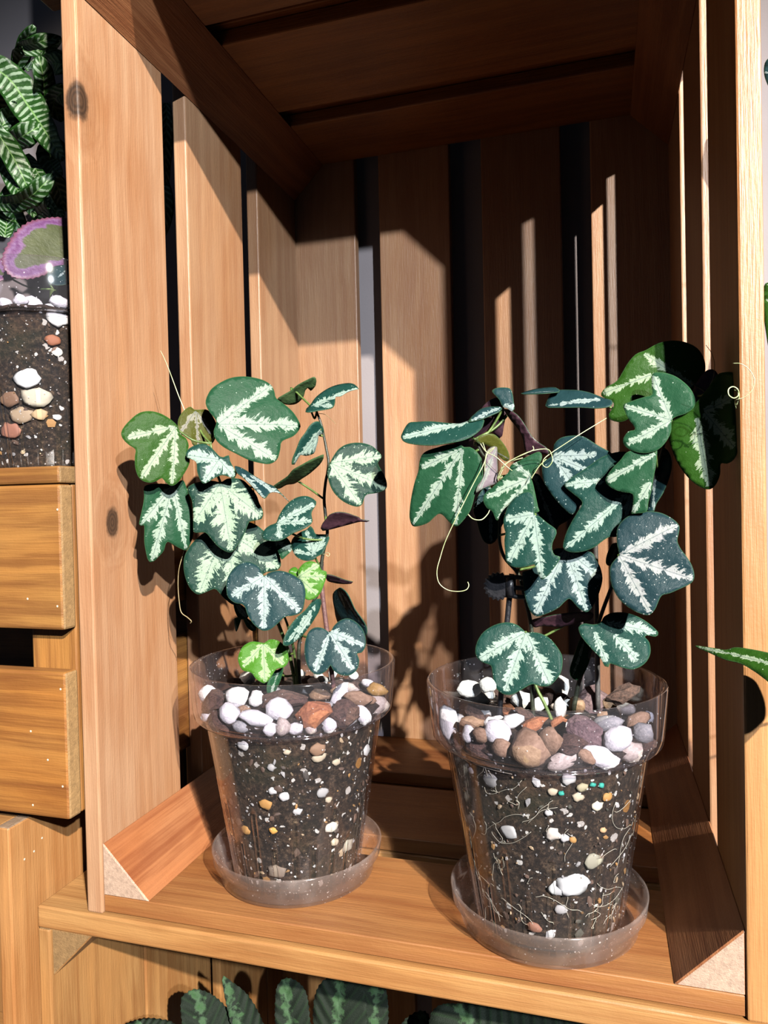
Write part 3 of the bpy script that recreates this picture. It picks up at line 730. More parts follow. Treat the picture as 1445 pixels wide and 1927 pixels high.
pebbles('E', [(360, 805, 80, 62, 'white', -0.5), (312, 900, 70, 55, 'white'), (492, 805, 48, 48, 'white'), (635, 880, 82, 68, 'white'), (490, 935, 98, 48, 'white', 0.2), (662, 990, 46, 52, 'cream'),
  (585, 1012, 50, 38, 'white'), (745, 1024, 50, 34, 'white'), (838, 1022, 40, 32, 'cream'), (960, 1005, 44, 46, 'white'), (650, 815, 145, 55, 'bark', -0.15), (855, 905, 100, 72, 'orange', -0.5), (900, 782, 68, 34, 'tan'),
  (1025, 785, 40, 88, 'white', 0.6), (1150, 805, 85, 40, 'tan', 0.1), (1272, 750, 62, 36, 'yellow', 0.15), (1275, 865, 70, 55, 'cream'), (1182, 915, 46, 58, 'white', -0.5), (1050, 905, 100, 82, 'bark'), (180, 780, 60, 52, 'white'),
  (212, 822, 52, 85, 'bark', 0.6), (165, 922, 36, 32, 'white'), (1118, 655, 30, 24, 'white'), (985, 645, 24, 45, 'white'), (430, 672, 62, 38, 'white'), (1205, 705, 42, 22, 'white'), (260, 965, 75, 55, 'bark'), (390, 1000, 55, 34, 'grey'),
  (1080, 1010, 55, 36, 'grey'), (350, 700, 45, 25, 'bark'), (560, 700, 50, 30, 'grey'), (1100, 740, 50, 28, 'cream')], LP, lz, 'left', 26, 21)
pebbles('K', [(295, 450, 62, 40, 'white'), (398, 432, 46, 36, 'white'), (340, 498, 62, 34, 'grey'), (190, 640, 52, 88, 'white', -0.4), (310, 640, 60, 38, 'tan'), (295, 695, 36, 42, 'white'), (360, 705, 42, 38, 'tan'), (418, 640, 40, 30, 'white'),
  (452, 690, 76, 58, 'white'), (535, 625, 58, 32, 'white', -0.3), (475, 772, 55, 42, 'tan'), (640, 780, 104, 86, 'tan'), (735, 735, 58, 78, 'tan', 0.3), (645, 645, 62, 36, 'orange', -0.4), (800, 852, 82, 40, 'cream'), (785, 640, 40, 32, 'orange'),
  (925, 690, 92, 72, 'plum', 0.6), (1040, 640, 82, 36, 'grey'), (1100, 722, 78, 55, 'white', -0.5), (1168, 818, 66, 52, 'cream'), (1010, 822, 92, 48, 'white', 0.35), (935, 822, 55, 30, 'tan', 0.7), (1240, 690, 56, 46, 'grey'), (1215, 622, 66, 36, 'tan'),
  (1150, 560, 52, 30, 'cream'), (960, 520, 84, 70, 'plum'), (1065, 535, 42, 32, 'tan'), (1050, 512, 26, 20, 'white'), (770, 440, 62, 55, 'white'), (580, 512, 48, 44, 'white'), (680, 535, 48, 32, 'white'), (722, 492, 44, 42, 'bark'),
  (508, 565, 40, 34, 'orange'), (790, 560, 30, 55, 'white'), (885, 545, 42, 40, 'tan'), (1275, 605, 28, 26, 'white'), (350, 775, 70, 40, 'bark'), (245, 760, 40, 26, 'bark'), (850, 755, 70, 50, 'bark'), (1250, 770, 60, 40, 'bark'),
  (1130, 480, 90, 40, 'bark'), (330, 590, 60, 30, 'bark'), (590, 590, 55, 30, 'bark')], RP, rz, 'right', 24, 22)

# ------------------------------------------------------------------ left plant
def path(pts): return [at((p[0], p[1]), p[2]) for p in pts]
OL = (LP[0], LP[1], lz+9.1)
pl = empty('trailing_plant', OL, 'compact silver-veined trailing plant growing in the left clear pot', 'plant', 'silver-veined trailing plants')
SL1 = path([(596, 775, 4.6), (605, 800, 4.6), (609.5, 821, 4.7), (613.6, 842, 4.7), (618, 867, 4.7), (616.7, 887.6, 4.7), (612.6, 908, 4.7), (610, 939.5, 4.7), (612.6, 970.6, 4.7), (616, 1003, 4.8), (609, 1036, 4.9), (605, 1061, 4.9), (600, 1107, 5.0), (587, 1140, 5.0), (566, 1196, 5.0), (562, 1240, 5.0), (564, 1300, 5.1)])
SL2 = path([(396, 835, 2.6), (405, 880, 2.9), (425, 935, 3.4), (455, 1010, 4.0), (490, 1095, 4.4), (522, 1170, 4.7), (545, 1235, 4.9), (558, 1300, 5.1)])
SL3 = path([(500, 1110, 4.0), (530, 1150, 4.3), (548, 1200, 4.6), (556, 1250, 4.8), (560, 1300, 5.0)])
tube('stem', pl, SL1, 0.06, 0.11, STEM_D, OL); tube('stem', pl, SL2, 0.06, 0.11, STEM, OL); tube('stem', pl, SL3, 0.05, 0.09, STEM, OL)
s1 = smooth_path(SL1); s2 = smooth_path(SL2); s3 = smooth_path(SL3)
def LL(*a, **k): return add_leaf(pl, OL, *a, **k)
LL('A', (632, 778), [(190, 882), (315, 1252), (600, 1305)], [(640, 770), (560, 705), (470, 660), (380, 645), (290, 665), (200, 740), (145, 810), (137, 855), (160, 900), (210, 950), (265, 992), (258, 1060), (262, 1150), (290, 1230), (340, 1275), (400, 1290), (460, 1275), (505, 1248), (540, 1285), (595, 1316), (650, 1290), (700, 1220), (740, 1150), (755, 1090), (730, 1030), (745, 960), (720, 890), (670, 850)], 1.5, s2, style='fresh', band=0.26, speck=0.05, yaw=10, pitch=10)
LL('A', (810, 640), [(660, 855), (835, 950), (950, 850)], [(800, 630), (765, 605), (720, 625), (670, 680), (648, 740), (648, 820), (655, 865), (690, 860), (740, 870), (770, 920), (790, 955), (850, 958), (930, 940), (975, 890), (1000, 800), (980, 730), (920, 640), (860, 630)], 3.2, s2, style='olive', band=0.16, speck=0.02, yaw=15)
LL('P', (410, 798), [(512, 722), (563, 798), (520, 864)], [(407, 793), (395, 777), (388, 764), (387, 754), (391, 743), (399, 731), (416, 719), (435, 710.6), (459, 708), (484, 711), (501, 716), (512, 723.6), (517, 736), (520, 748.5), (537, 761), (553, 775), (566, 794), (565, 805), (553, 819), (531, 830), (527.5, 846), (522, 863), (508, 872), (491, 871), (468, 865), (445, 854), (420, 841), (405.5, 827), (402, 812)], 2.4, s2, style='mid', band=0.46, speck=0.06, yaw=5, pitch=15)
LL('A', (1020, 1085), [(735, 1045), (880, 1285), (1158, 1232)], [(720, 1040), (740, 995), (800, 960), (870, 945), (930, 965), (980, 1010), (1030, 1058), (1060, 1065), (1110, 1050), (1122, 1100), (1150, 1150), (1167, 1195), (1160, 1247), (1110, 1235), (1050, 1225), (980, 1250), (920, 1285), (880, 1296), (853, 1268), (825, 1200), (815, 1110), (770, 1082), (730, 1065)], 1.9, s2, style='dark', band=0.42, speck=0.1, pitch=22)
LL('P', (443, 884), [((455, 890), (498, 934)), ((470, 893), (541, 938))], [(441, 879), (457, 882), (476, 893), (500, 907), (515, 913), (529, 925), (545, 940), (526, 925), (512, 923), (505, 928), (498, 935), (488, 928), (472, 911), (455, 896), (446, 890)], 2.8, s2, style='blue', band=0.2, speck=0.05, pitch=50)
LL('C', (505, 160), [(215, 520), (320, 850), (632, 738)], [(240, 200), (245, 260), (235, 340), (215, 440), (203, 512), (218, 527), (245, 520), (250, 560), (248, 660), (260, 740), (285, 830), (310, 857), (340, 850), (400, 790), (430, 750), (445, 690), (460, 672), (500, 690), (560, 725), (632, 750), (655, 720), (680, 660), (692, 600), (690, 480), (665, 330), (640, 220), (600, 115), (540, 140), (490, 150), (400, 145), (300, 150), (250, 170)], 2.0, s2, style='mid', band=0.30, speck=0.05, yaw=12, pitch=4)
LL('C', (935, 140), [(700, 490), (1035, 752), (1312, 440)], [(860, 118), (760, 130), (690, 150), (640, 185), (650, 230), (680, 300), (690, 400), (690, 500), (695, 582), (740, 588), (800, 588), (850, 640), (900, 700), (960, 745), (1020, 764), (1060, 745), (1100, 690), (1150, 610), (1190, 510), (1200, 490), (1250, 478), (1312, 460), (1324, 430), (1320, 380), (1290, 320), (1265, 250), (1220, 190), (1150, 120), (1080, 98), (1000, 100), (940, 128)], 2.5, s2, style='pale', band=0.62, speck=0.35, yaw=-5, pitch=14)
LL('P', (424, 996), [(374, 1116), (447, 1132), (526, 1068)], [(384, 1003), (373, 1011), (361, 1023), (351, 1038), (346, 1052), (345.6, 1071), (349, 1088), (357, 1106), (367, 1116), (375, 1118), (386, 1114.6), (403, 1108), (411, 1113.6), (422, 1126), (440, 1138), (458, 1132), (475, 1105), (497, 1079), (511, 1075), (524, 1071), (529, 1063), (528, 1053), (526, 1043), (522, 1030), (511, 1013), (497, 1000), (482, 988), (465, 982), (440, 984), (410, 992)], 3.1, s2, style='pale', band=0.60, speck=0.4, yaw=0, pitch=12)
LL('D', (470, 470), [(620, 560)], [(440, 450), (500, 450), (560, 435), (600, 470), (624, 520), (620, 560), (580, 600), (530, 642), (510, 600), (480, 530)], 3.9, None, style='mid', band=0.25, speck=0.2)
LL('D', (370, 790), [(75, 972), (367, 1268), (695, 1112)], [(368, 788), (335, 720), (280, 680), (210, 662), (130, 690), (70, 750), (35, 820), (27, 880), (35, 960), (60, 1000), (110, 1035), (170, 1047), (200, 1080), (220, 1140), (270, 1220), (330, 1270), (375, 1283), (430, 1270), (500, 1215), (560, 1160), (620, 1150), (690, 1127), (722, 1090), (740, 1010), (746, 930), (722, 850), (680, 810), (610, 770), (540, 748), (470, 745), (405, 765)], 1.9, s3, style='blue', band=0.34, speck=0.45, pitch=20)
LL('D', (820, 600), [(750, 370), (640, 560), (905, 430)], [(618, 480), (613, 520), (650, 600), (700, 640), (760, 655), (820, 640), (850, 612), (900, 590), (918, 560), (962, 440), (920, 410), (840, 410), (820, 370), (790, 335), (760, 360), (700, 390), (640, 440)], 4.2, s1, style='dark', band=0.26, speck=0.1, pitch=28, yaw=-15)
LL('D', (680, 800), [(868, 678), (925, 795), (850, 955)], [(675, 745), (700, 705), (730, 675), (780, 655), (830, 663), (870, 690), (890, 735), (932, 747), (934, 800), (912, 870), (890, 930), (850, 980), (800, 1006), (745, 1000), (735, 930), (715, 860), (685, 815)], 2.6, s1, style='lime', band=0.26, speck=0.12, label='bright lime green young leaf')
LL('D', (688, 770), [(605, 745)], [(592, 752), (615, 722), (655, 713), (685, 742), (694, 790), (660, 803), (620, 785)], 2.9, None, style='lime', band=0.05, speck=0.0, pitch=35)
LL('D', (490, 315), [(825, 130), (802, 290), (530, 445)], [(348, 425), (380, 370), (430, 330), (480, 308), (500, 260), (550, 180), (620, 110), (690, 75), (760, 68), (820, 90), (842, 110), (835, 150), (810, 190), (800, 230), (808, 290), (780, 330), (720, 370), (650, 400), (590, 430), (540, 455), (470, 472), (400, 470), (358, 452)], 2.6, s1, style='dark', band=0.30, speck=0.5, pitch=30, yaw=-10)
LL('D', (930, 290), [(1245, 280)], [(883, 350), (900, 310), (930, 275), (960, 230), (1020, 203), (1080, 203), (1140, 220), (1185, 243), (1230, 262), (1250, 283), (1325, 290), (1300, 302), (1240, 302), (1150, 320), (1050, 340), (960, 360), (900, 370)], 3.9, s1, style='dark', under=True, pitch=-40, band=0.1, label='leaf showing its dark purple underside')
LL('D', (930, 800), [(1165, 855)], [(930, 778), (985, 778), (1050, 803), (1110, 828), (1176, 850), (1160, 864), (1080, 860), (1000, 847), (940, 828)], 4.8, s1, style='dark', under=True, pitch=-55, band=0.1)
LL('D', (1040, 910), [((1040, 920), (1100, 1080)), ((1060, 930), (1270, 1260))], [(998, 950), (1020, 915), (1050, 896), (1090, 905), (1130, 940), (1160, 1000), (1190, 1080), (1230, 1140), (1265, 1200), (1287, 1270), (1290, 1330), (1240, 1320), (1160, 1250), (1090, 1230), (1040, 1210), (1025, 1150), (1020, 1080), (1003, 1010)], 5.8, s1, style='blue', band=0.16, speck=0.02, yaw=-60, pitch=-20, pet=False)
LL('D', (845, 1050), [((840, 1050), (590, 1385)), ((800, 1140), (640, 1385))], [(548, 1415), (550, 1370), (570, 1310), (620, 1220), (680, 1150), (740, 1100), (790, 1040), (840, 1000), (875, 993), (890, 1030), (870, 1100), (830, 1170), (780, 1250), (720, 1330), (650, 1390), (580, 1424)], 3.2, s1, style='dark', band=0.16, speck=0.2, yaw=35, pitch=15)
LL('E', (965, 375), [(872, 632), (1115, 620), (1190, 462)], [(965, 377), (990, 340), (1030, 305), (1080, 291), (1130, 310), (1175, 355), (1196, 410), (1196, 470), (1170, 510), (1142, 517), (1156, 560), (1140, 620), (1090, 657), (1030, 652), (985, 622), (970, 592), (950, 620), (900, 650), (850, 635), (815, 580), (801, 500), (808, 430), (830, 375), (870, 349), (920, 352)], 1.9, s1, style='blue', band=0.26, speck=0.35, pitch=22)
LL('E', (535, 455), [(402, 602), (545, 702), (672, 582)], [(540, 447), (570, 427), (620, 430), (670, 465), (696, 520), (696, 570), (670, 602), (620, 617), (590, 660), (560, 697), (540, 707), (490, 682), (455, 640), (400, 622), (373, 570), (373, 530), (400, 475), (450, 443), (500, 440)], 2.3, s3, style='lime', band=0.26, speck=0.3, pitch=25, label='bright lime green young leaf')
LL('E', (630, 630), [(585, 770)], [(590, 650), (662, 606), (657, 650), (632, 720), (600, 778), (563, 778), (555, 720)], 3.2, s3, style='mid', band=0.1, speck=0.2, yaw=20)
LL('B', (600, 410), [(1025, 232), ((620, 400), (800, 402))], [(553, 462), (560, 430), (600, 390), (640, 340), (700, 290), (780, 245), (860, 215), (940, 198), (1000, 206), (1034, 236), (1000, 246), (930, 272), (870, 312), (825, 314), (822, 370), (800, 412), (740, 437), (650, 457), (600, 467)], 4.2, s1, style='dark', band=0.34, speck=0.2, pitch=55, yaw=-10)
LL('B', (430, 280), [(640, 180)], [(298, 335), (350, 300), (420, 270), (480, 220), (560, 175), (635, 143), (652, 185), (645, 217), (600, 262), (572, 242), (552, 262), (530, 322), (470, 372), (400, 382), (350, 372)], 5.0, s1, style='mid', under=True, pitch=-55, band=0.1, mats=[LEAF, UNDER_G])
LL('B', (695, 620), [(455, 930), (560, 852), (628, 832)], [(438, 940), (440, 890), (470, 800), (500, 710), (550, 640), (580, 590), (620, 553), (670, 543), (700, 580), (722, 620), (710, 660), (675, 672), (670, 720), (650, 790), (632, 837), (560, 860), (515, 852), (490, 890), (460, 940)], 4.1, s1, style='dark', band=0.24, speck=0.1, yaw=30, pitch=-15)
LL('B', (450, 1110), [(710, 880)], [(258, 1132), (310, 1090), (390, 1030), (440, 970), (520, 930), (600, 900), (660, 885), (720, 868), (718, 897), (680, 950), (600, 1012), (520, 1062), (450, 1112), (380, 1117), (320, 1147), (275, 1147)], 4.6, s1, style='mid', under=True, pitch=-60, band=0.1, mats=[LEAF, UNDER_G])
LL('B', (780, 922), [(1242, 852), (1285, 1140), (1055, 1302)], [(775, 920), (800, 870), (850, 800), (920, 755), (1010, 738), (1090, 745), (1160, 770), (1210, 810), (1247, 850), (1230, 885), (1210, 920), (1230, 970), (1265, 1030), (1287, 1080), (1294, 1130), (1270, 1162), (1200, 1190), (1110, 1207), (1085, 1240), (1070, 1290), (1030, 1314), (960, 1302), (880, 1260), (810, 1190), (770, 1110), (752, 1030), (755, 980)], 3.6, s1, style='pale', band=0.42, speck=0.6, pitch=16, yaw=5)
LL('E', (360, 195), [(425, 280)], [(345, 180), (400, 205), (440, 250), (430, 290), (380, 290), (350, 240)], 3.6, None, style='mid', band=0.2, speck=0.2)
LL('E', (350, 290), [(360, 380)], [(350, 285), (390, 285), (380, 330), (360, 375), (348, 330)], 4.2, None, style='mid', band=0.05, speck=0.0)
LL('E', (410, 280), [(480, 365)], [(400, 275), (450, 300), (490, 350), (470, 372), (430, 345)], 4.4, None, style='mid', band=0.05, speck=0.0)
tube('tendril', pl, path([(302, 660, 3.0), (308, 672, 3.0), (318, 696, 3.0), (335, 742, 3.0), (347, 772, 3.1), (352, 790, 3.2)]), 0.012, 0.035, TENDRIL, OL, 5)
tube('tendril', pl, path([(352, 1020, 3.0), (346, 1038, 3.0), (337, 1070, 3.0), (335, 1100, 3.0), (337, 1130, 3.0), (341, 1152, 3.0), (353, 1162, 3.0), (360, 1169, 3.0), (358, 1173, 3.1)]), 0.02, 0.03, TENDRIL_D, OL, 5)
tube('tendril', pl, path([(600, 778, 4.6), (612, 780, 4.5), (622, 788, 4.4), (632, 798, 4.3)]), 0.015, 0.01, TENDRIL_D, OL, 5)
tube('tendril', pl, path([(608, 1045, 4.8), (614, 1040, 4.7), (620, 1042, 4.6), (618, 1047, 4.6), (613, 1044, 4.6)]), 0.015, 0.012, TENDRIL, OL, 5)
sk = tube('plant_stake', None, path([(628, 1300, 5.6), (618, 1210, 5.5), (606, 1110, 5.4), (605, 1058, 5.4)]), 0.13, 0.12, BROWNP, (0, 0, 0), 10)
tag(sk, 'purplish brown plant stake in the left pot', 'stake')
def clip_at(px, Y, r, mat, label, cat='clip'):
    P_ = at(px, Y); bm = bmesh.new(); seg = 36
    for y0, y1 in ((-0.16, 0.16),):
        rings = []
        for yy, k in ((y0, 0.8), (y0+0.06, 1.0), (y1-0.06, 1.0), (y1, 0.8)):
            rings.append([bm.verts.new(Vector((math.cos(2*math.pi*i/seg)*r*k*(1.06 if i % 2 else 0.92), yy, math.sin(2*math.pi*i/seg)*r*k*(1.06 if i % 2 else 0.92)))*S) for i in range(seg)])
        for a, b in zip(rings, rings[1:]):
            for i in range(seg): bm.faces.new((a[i], a[(i+1) % seg], b[(i+1) % seg], b[i]))
        bm.faces.new(rings[0][::-1]); bm.faces.new(rings[-1])
    bmesh.ops.recalc_face_normals(bm, faces=bm.faces[:])
    root = empty('plant_clip', P_, label, cat)
    link('ribbed_grip', mesh_from_bm('ribbed_grip', bm, mat, False), root)
    for dz in (0.42, -0.05, -0.45):
        pts = [Vector((0.25, 0, dz*0.7)), Vector((0.8, -0.05, dz)), Vector((1.3, 0, dz*0.9-0.05)), Vector((1.55, 0.25, dz*0.7-0.1))]
        b2 = bmesh.new(); tube_bm(b2, smooth_path(pts), [0.11]*len(smooth_path(pts)), 8); link('jaw', mesh_from_bm('jaw', b2, mat), root)
    b2 = bmesh.new(); bmesh.ops.create_cube(b2, size=1)
    for v in b2.verts: v.co = Vector((v.co.x*0.5+0.55, v.co.y*0.4, v.co.z*1.0))*S
    bmesh.ops.bevel(b2, geom=b2.edges[:], offset=0.08*S, segments=2, affect='EDGES'); link('hinge', mesh_from_bm('hinge', b2, mat), root)
    return root
clip_at((937, 1103), 2.6, 0.62, BLACKP, 'black ribbed plastic plant clip on the stake in the right pot')

# ------------------------------------------------------------------ right plant
OR_ = (RP[0], RP[1], rz+9.1)
pr = empty('trailing_plant', OR_, 'larger silver-veined trailing plant climbing out of the right clear pot', 'plant', 'silver-veined trailing plants')
SR1 = path([(895, 826, 2.4), (905, 850, 2.6), (925, 880, 2.9), (936, 930, 3.1), (940, 985, 3.2), (940, 1020, 3.2), (950, 1050, 3.2), (975, 1080, 3.3), (986, 1120, 3.3), (998, 1170, 3.4), (1002, 1220, 3.5), (1001, 1290, 3.6), (1003, 1360, 3.7)])
SR2 = path([(1002, 1250, 3.5), (1008, 1290, 3.3), (1025, 1325, 3.2), (1040, 1360, 3.2)])
SR3 = path([(1285, 740, 2.6), (1260, 800, 2.9), (1230, 900, 3.2), (1190, 1000, 3.6), (1160, 1080, 3.8), (1130, 1160, 3.9), (1108, 1235, 3.9), (1090, 1280, 3.9), (1078, 1340, 3.9)])
SR4 = path([(1300, 720, 2.4), (1330, 740, 2.4), (1345, 780, 2.5), (1320, 800, 2.7), (1275, 790, 2.8)])
for q in (SR1, SR3): tube('stem', pr, q, 0.06, 0.11, STEM_D, OR_)
tube('stem', pr, SR2, 0.07, 0.09, STEM, OR_); tube('stem', pr, SR4, 0.05, 0.06, STEM_D, OR_)
r1 = smooth_path(SR1); r3 = smooth_path(SR3); r4 = smooth_path(SR4)
def RL(*a, **k): return add_leaf(pr, OR_, *a, **k)
RL('G', (650, 415), [(75, 552)], [(63, 542), (80, 500), (130, 433), (200, 427), (300, 424), (400, 428), (500, 434), (570, 434), (640, 413), (762, 403), (768, 440), (745, 492), (690, 542), (620, 582), (530, 607), (420, 622), (330, 627), (220, 617), (120, 597), (75, 567)], 2.0, r1, style='dark', band=0.30, speck=0.12, pitch=35)
RL('G', (915, 298), [(660, 412)], [(635, 418), (700, 350), (760, 311), (840, 295), (922, 297), (905, 338), (850, 365), (790, 390), (730, 408)], 2.6, r1, style='blue', band=0.16, speck=0.2, pitch=40)
RL('G', (930, 292), [((935, 285), (1015, 325))], [(838, 170), (870, 148), (930, 140), (990, 148), (1012, 190), (1022, 250), (1030, 312), (1010, 334), (970, 308), (928, 292), (900, 240), (860, 200)], 2.5, None, style='blue', band=0.30, speck=0.1, pitch=20)
RL('G', (920, 290), [(760, 305)], [(745, 325), (790, 262), (850, 222), (895, 218), (930, 260), (935, 300), (960, 340), (940, 450), (925, 540), (900, 560), (830, 500), (760, 530), (700, 560), (640, 590), (760, 440), (770, 400)], 3.2, None, style='blue', under=True, band=0.1, pitch=-20)
RL('G', (960, 350), [(1290, 680)], [(940, 320), (1000, 328), (1060, 368), (1100, 420), (1140, 490), (1165, 540), (1210, 590), (1295, 650), (1310, 700), (1240, 700), (1140, 700), (1118, 640), (1098, 560), (1055, 480), (1005, 420)], 3.0, r1, style='dark', under=True, band=0.1, yaw=-35, pitch=-15, label='folded leaf showing its maroon underside')
RL('G', (715, 590), [(985, 740)], [(705, 590), (730, 548), (790, 526), (850, 528), (900, 568), (950, 630), (982, 690), (992, 742), (960, 760), (920, 735), (880, 680), (830, 640), (770, 615), (730, 612)], 2.2, r1, style='olive', band=0.04, speck=0.0, pitch=-10, yaw=20, label='curled olive yellow leaf')
RL('G', (588, 648), [(155, 1302), (528, 1302), (235, 815)], [(600, 638), (650, 638), (700, 668), (740, 718), (757, 760), (762, 880), (742, 940), (702, 1020), (672, 1130), (642, 1200), (592, 1262), (545, 1308), (508, 1306), (470, 1272), (420, 1216), (385, 1206), (350, 1230), (290, 1282), (200, 1312), (153, 1307), (133, 1250), (133, 1190), (148, 1080), (178, 950), (208, 850), (222, 760), (248, 700), (300, 665), (380, 640), (450, 620), (560, 612)], 1.7, r1, style='mid', band=0.26, speck=0.04, yaw=-8, pitch=2)
RL('G', (870, 650), [(740, 1000)], [(785, 690), (830, 640), (882, 636), (882, 740), (882, 850), (870, 940), (820, 968), (760, 993), (706, 1025), (718, 970), (768, 890), (780, 780)], 2.1, r1, style='lilac', band=0.2, speck=0.0, pitch=5, yaw=25, label='crumpled lilac grey leaf underside')
RL('G', (1165, 895), [(785, 1062), (885, 1245), (1020, 760)], [(763, 1060), (780, 1030), (850, 970), (930, 900), (980, 850), (1000, 790), (1080, 748), (1180, 700), (1240, 680), (1264, 715), (1252, 770), (1202, 850), (1172, 895), (1190, 960), (1230, 1150), (1240, 1185), (1180, 1200), (1100, 1160), (1000, 1130), (960, 1182), (930, 1218), (880, 1260), (850, 1205), (838, 1180), (800, 1160), (768, 1110)], 2.3, r1, style='mid', band=0.26, speck=0.08, pitch=12)
RL('I', (600, 520), [(342, 562), (372, 952), (676, 1098)], [(560, 318), (592, 345), (607, 400), (607, 470), (610, 525), (650, 538), (720, 598), (803, 663), (797, 720), (770, 780), (766, 840), (790, 890), (838, 905), (822, 950), (770, 1020), (720, 1077), (670, 1108), (640, 1070), (620, 1000), (603, 972), (560, 985), (480, 1002), (400, 992), (348, 942), (338, 850), (333, 760), (343, 690), (328, 640), (323, 570), (343, 500), (370, 440), (430, 370), (500, 328)], 1.3, r1, style='dark', band=0.30, speck=0.35, pitch=14, yaw=-5)
RL('I', (885, 835), [(610, 1422), (1078, 1392), (1212, 1100)], [(495, 1045), (500, 1120), (508, 1200), (528, 1300), (568, 1400), (620, 1442), (680, 1432), (760, 1402), (830, 1362), (880, 1312), (922, 1285), (960, 1320), (1010, 1372), (1070, 1403), (1112, 1382), (1162, 1300), (1202, 1200), (1222, 1100), (1202, 1000), (1162, 930), (1122, 865), (1000, 850), (900, 830), (800, 830), (740, 880), (640, 980), (540, 1030)], 2.5, r1, style='blue', band=0.34, speck=0.3, pitch=14)
RL('J', (720, 420), [((560, 300), (112, 348)), ((680, 430), (107, 925)), (655, 675)], [(640, 48), (540, 63), (430, 108), (330, 178), (240, 238), (150, 298), (106, 345), (130, 382), (200, 442), (267, 512), (222, 600), (162, 700), (115, 800), (92, 905), (130, 942), (200, 957), (290, 947), (380, 912), (460, 852), (520, 820), (578, 820), (590, 740), (625, 685), (690, 635), (730, 600), (770, 500), (770, 300), (745, 100), (700, 60)], 2.3, r3, style='dark', band=0.26, speck=0.15, pitch=15, yaw=5)
RL('J', (932, 60), [(488, 317), ((892, 320), (722, 597))], [(670, 58), (610, 130), (540, 200), (490, 270), (475, 312), (500, 352), (560, 392), (640, 417), (722, 432), (727, 500), (717, 580), (703, 608), (760, 606), (850, 590), (868, 500), (895, 400), (915, 280), (935, 180), (942, 100), (940, 10), (850, 10), (760, 30)], 1.7, r3, style='mid', band=0.24, speck=0.08, pitch=10)
RL('J', (935, 20), [(905, 580)], [(925, 20), (1000, 8), (1060, 60), (1084, 160), (1062, 280), (1002, 420), (932, 520), (905, 590), (850, 590), (862, 480), (890, 350), (925, 180)], 3.4, r3, style='blue', band=0.12, speck=0.1, yaw=-25)
RL('J', (598, 985), [(1138, 705), (1277, 1200), (882, 1505)], [(602, 985), (585, 900), (578, 820), (588, 740), (640, 668), (720, 618), (800, 595), (890, 590), (980, 603), (1060, 638), (1120, 678), (1150, 722), (1142, 790), (1130, 860), (1160, 930), (1212, 1000), (1257, 1070), (1284, 1150), (1277, 1210), (1230, 1252), (1150, 1292), (1060, 1332), (990, 1352), (960, 1402), (930, 1472), (880, 1524), (820, 1522), (740, 1492), (650, 1432), (578, 1350), (528, 1240), (518, 1120), (538, 1060), (578, 1012)], 1.1, r3, style='pink', band=0.32, speck=0.5, pitch=18, yaw=0)
RL('H', (130, 708), [(400, 700), (335, 792), (240, 862)], [(128, 700), (140, 640), (180, 600), (250, 586), (320, 593), (400, 640), (500, 700), (520, 760), (480, 860), (400, 960), (310, 1000), (250, 1064), (190, 1022), (130, 952), (78, 870), (66, 800), (73, 750)], 3.0, r1, style='blue', band=0.30, speck=0.25, pitch=12, yaw=-10)
RL('H', (985, 285), [(688, 78), ((985, 270), (735, 208)), ((738, 208), (437, 322))], [(492, 372), (427, 332), (450, 288), (520, 248), (560, 188), (590, 138), (640, 83), (700, 58), (780, 18), (860, 3), (940, 13), (1012, 50), (1052, 110), (1062, 180), (1042, 242), (1000, 290), (960, 330), (860, 360), (760, 400), (700, 440), (600, 482), (540, 499), (480, 482), (473, 450), (502, 402)], 3.6, r4, style='fresh', band=0.28, speck=0.05, pitch=8, yaw=8)
RL('H', (855, 490), [(742, 212), (567, 400), (582, 637)], [(740, 203), (800, 196), (880, 223), (950, 278), (987, 330), (1000, 380), (987, 420), (940, 452), (880, 470), (857, 492), (852, 560), (822, 622), (770, 672), (700, 692), (630, 682), (578, 652), (558, 610), (590, 560), (633, 545), (590, 480), (570, 430), (562, 393), (620, 370), (700, 347), (737, 332), (735, 270)], 1.9, r3, style='mid', band=0.24, speck=0.06, pitch=10, yaw=5)
RL('H', (1045, 440), [((1010, 470), (1082, 895)), ((1055, 440), (1255, 670)), ((1050, 430), (1240, 358))], [(920, 448), (870, 488), (836, 550), (838, 600), (863, 680), (898, 760), (958, 842), (1020, 892), (1080, 910), (1122, 882), (1152, 820), (1158, 757), (1200, 760), (1250, 742), (1280, 690), (1272, 600), (1267, 500), (1262, 400), (1257, 300), (1252, 220), (1150, 203), (1090, 280), (1020, 370), (960, 420)], 1.9, r4, style='fresh', band=0.34, speck=0.05, yaw=-12, pitch=8, bend=(0.45, 0.75))
RL('H', (1060, 400), [(1120, 200)], [(985, 320), (1055, 200), (1110, 178), (1142, 220), (1140, 300), (1085, 400), (1000, 440)], 3.2, None, style='olive', band=0.05, under=True, yaw=-10)
RL('H', (480, 380), [((425, 362), (100, 392))], [(83, 392), (110, 340), (150, 309), (250, 311), (350, 328), (430, 348), (492, 375), (482, 412), (400, 422), (300, 414), (180, 410), (100, 404)], 3.4, r4, style='blue', band=0.20, speck=0.1, pitch=45)
RL('P', (1048, 736), [(985, 739)], [(980, 739.5), (1010, 734), (1046, 732.5), (1052, 737), (1020, 741.5)], 3.8, None, style='blue', band=0.04, speck=0.0, pitch=70)
RL('I', (200, 270), [(215, 770)], [(190, 258), (130, 298), (68, 400), (48, 490), (78, 580), (108, 680), (150, 762), (210, 787), (262, 750), (302, 640), (340, 560), (320, 480), (270, 420), (230, 320)], 4.0, r1, style='blue', band=0.14, speck=0.1, yaw=20)
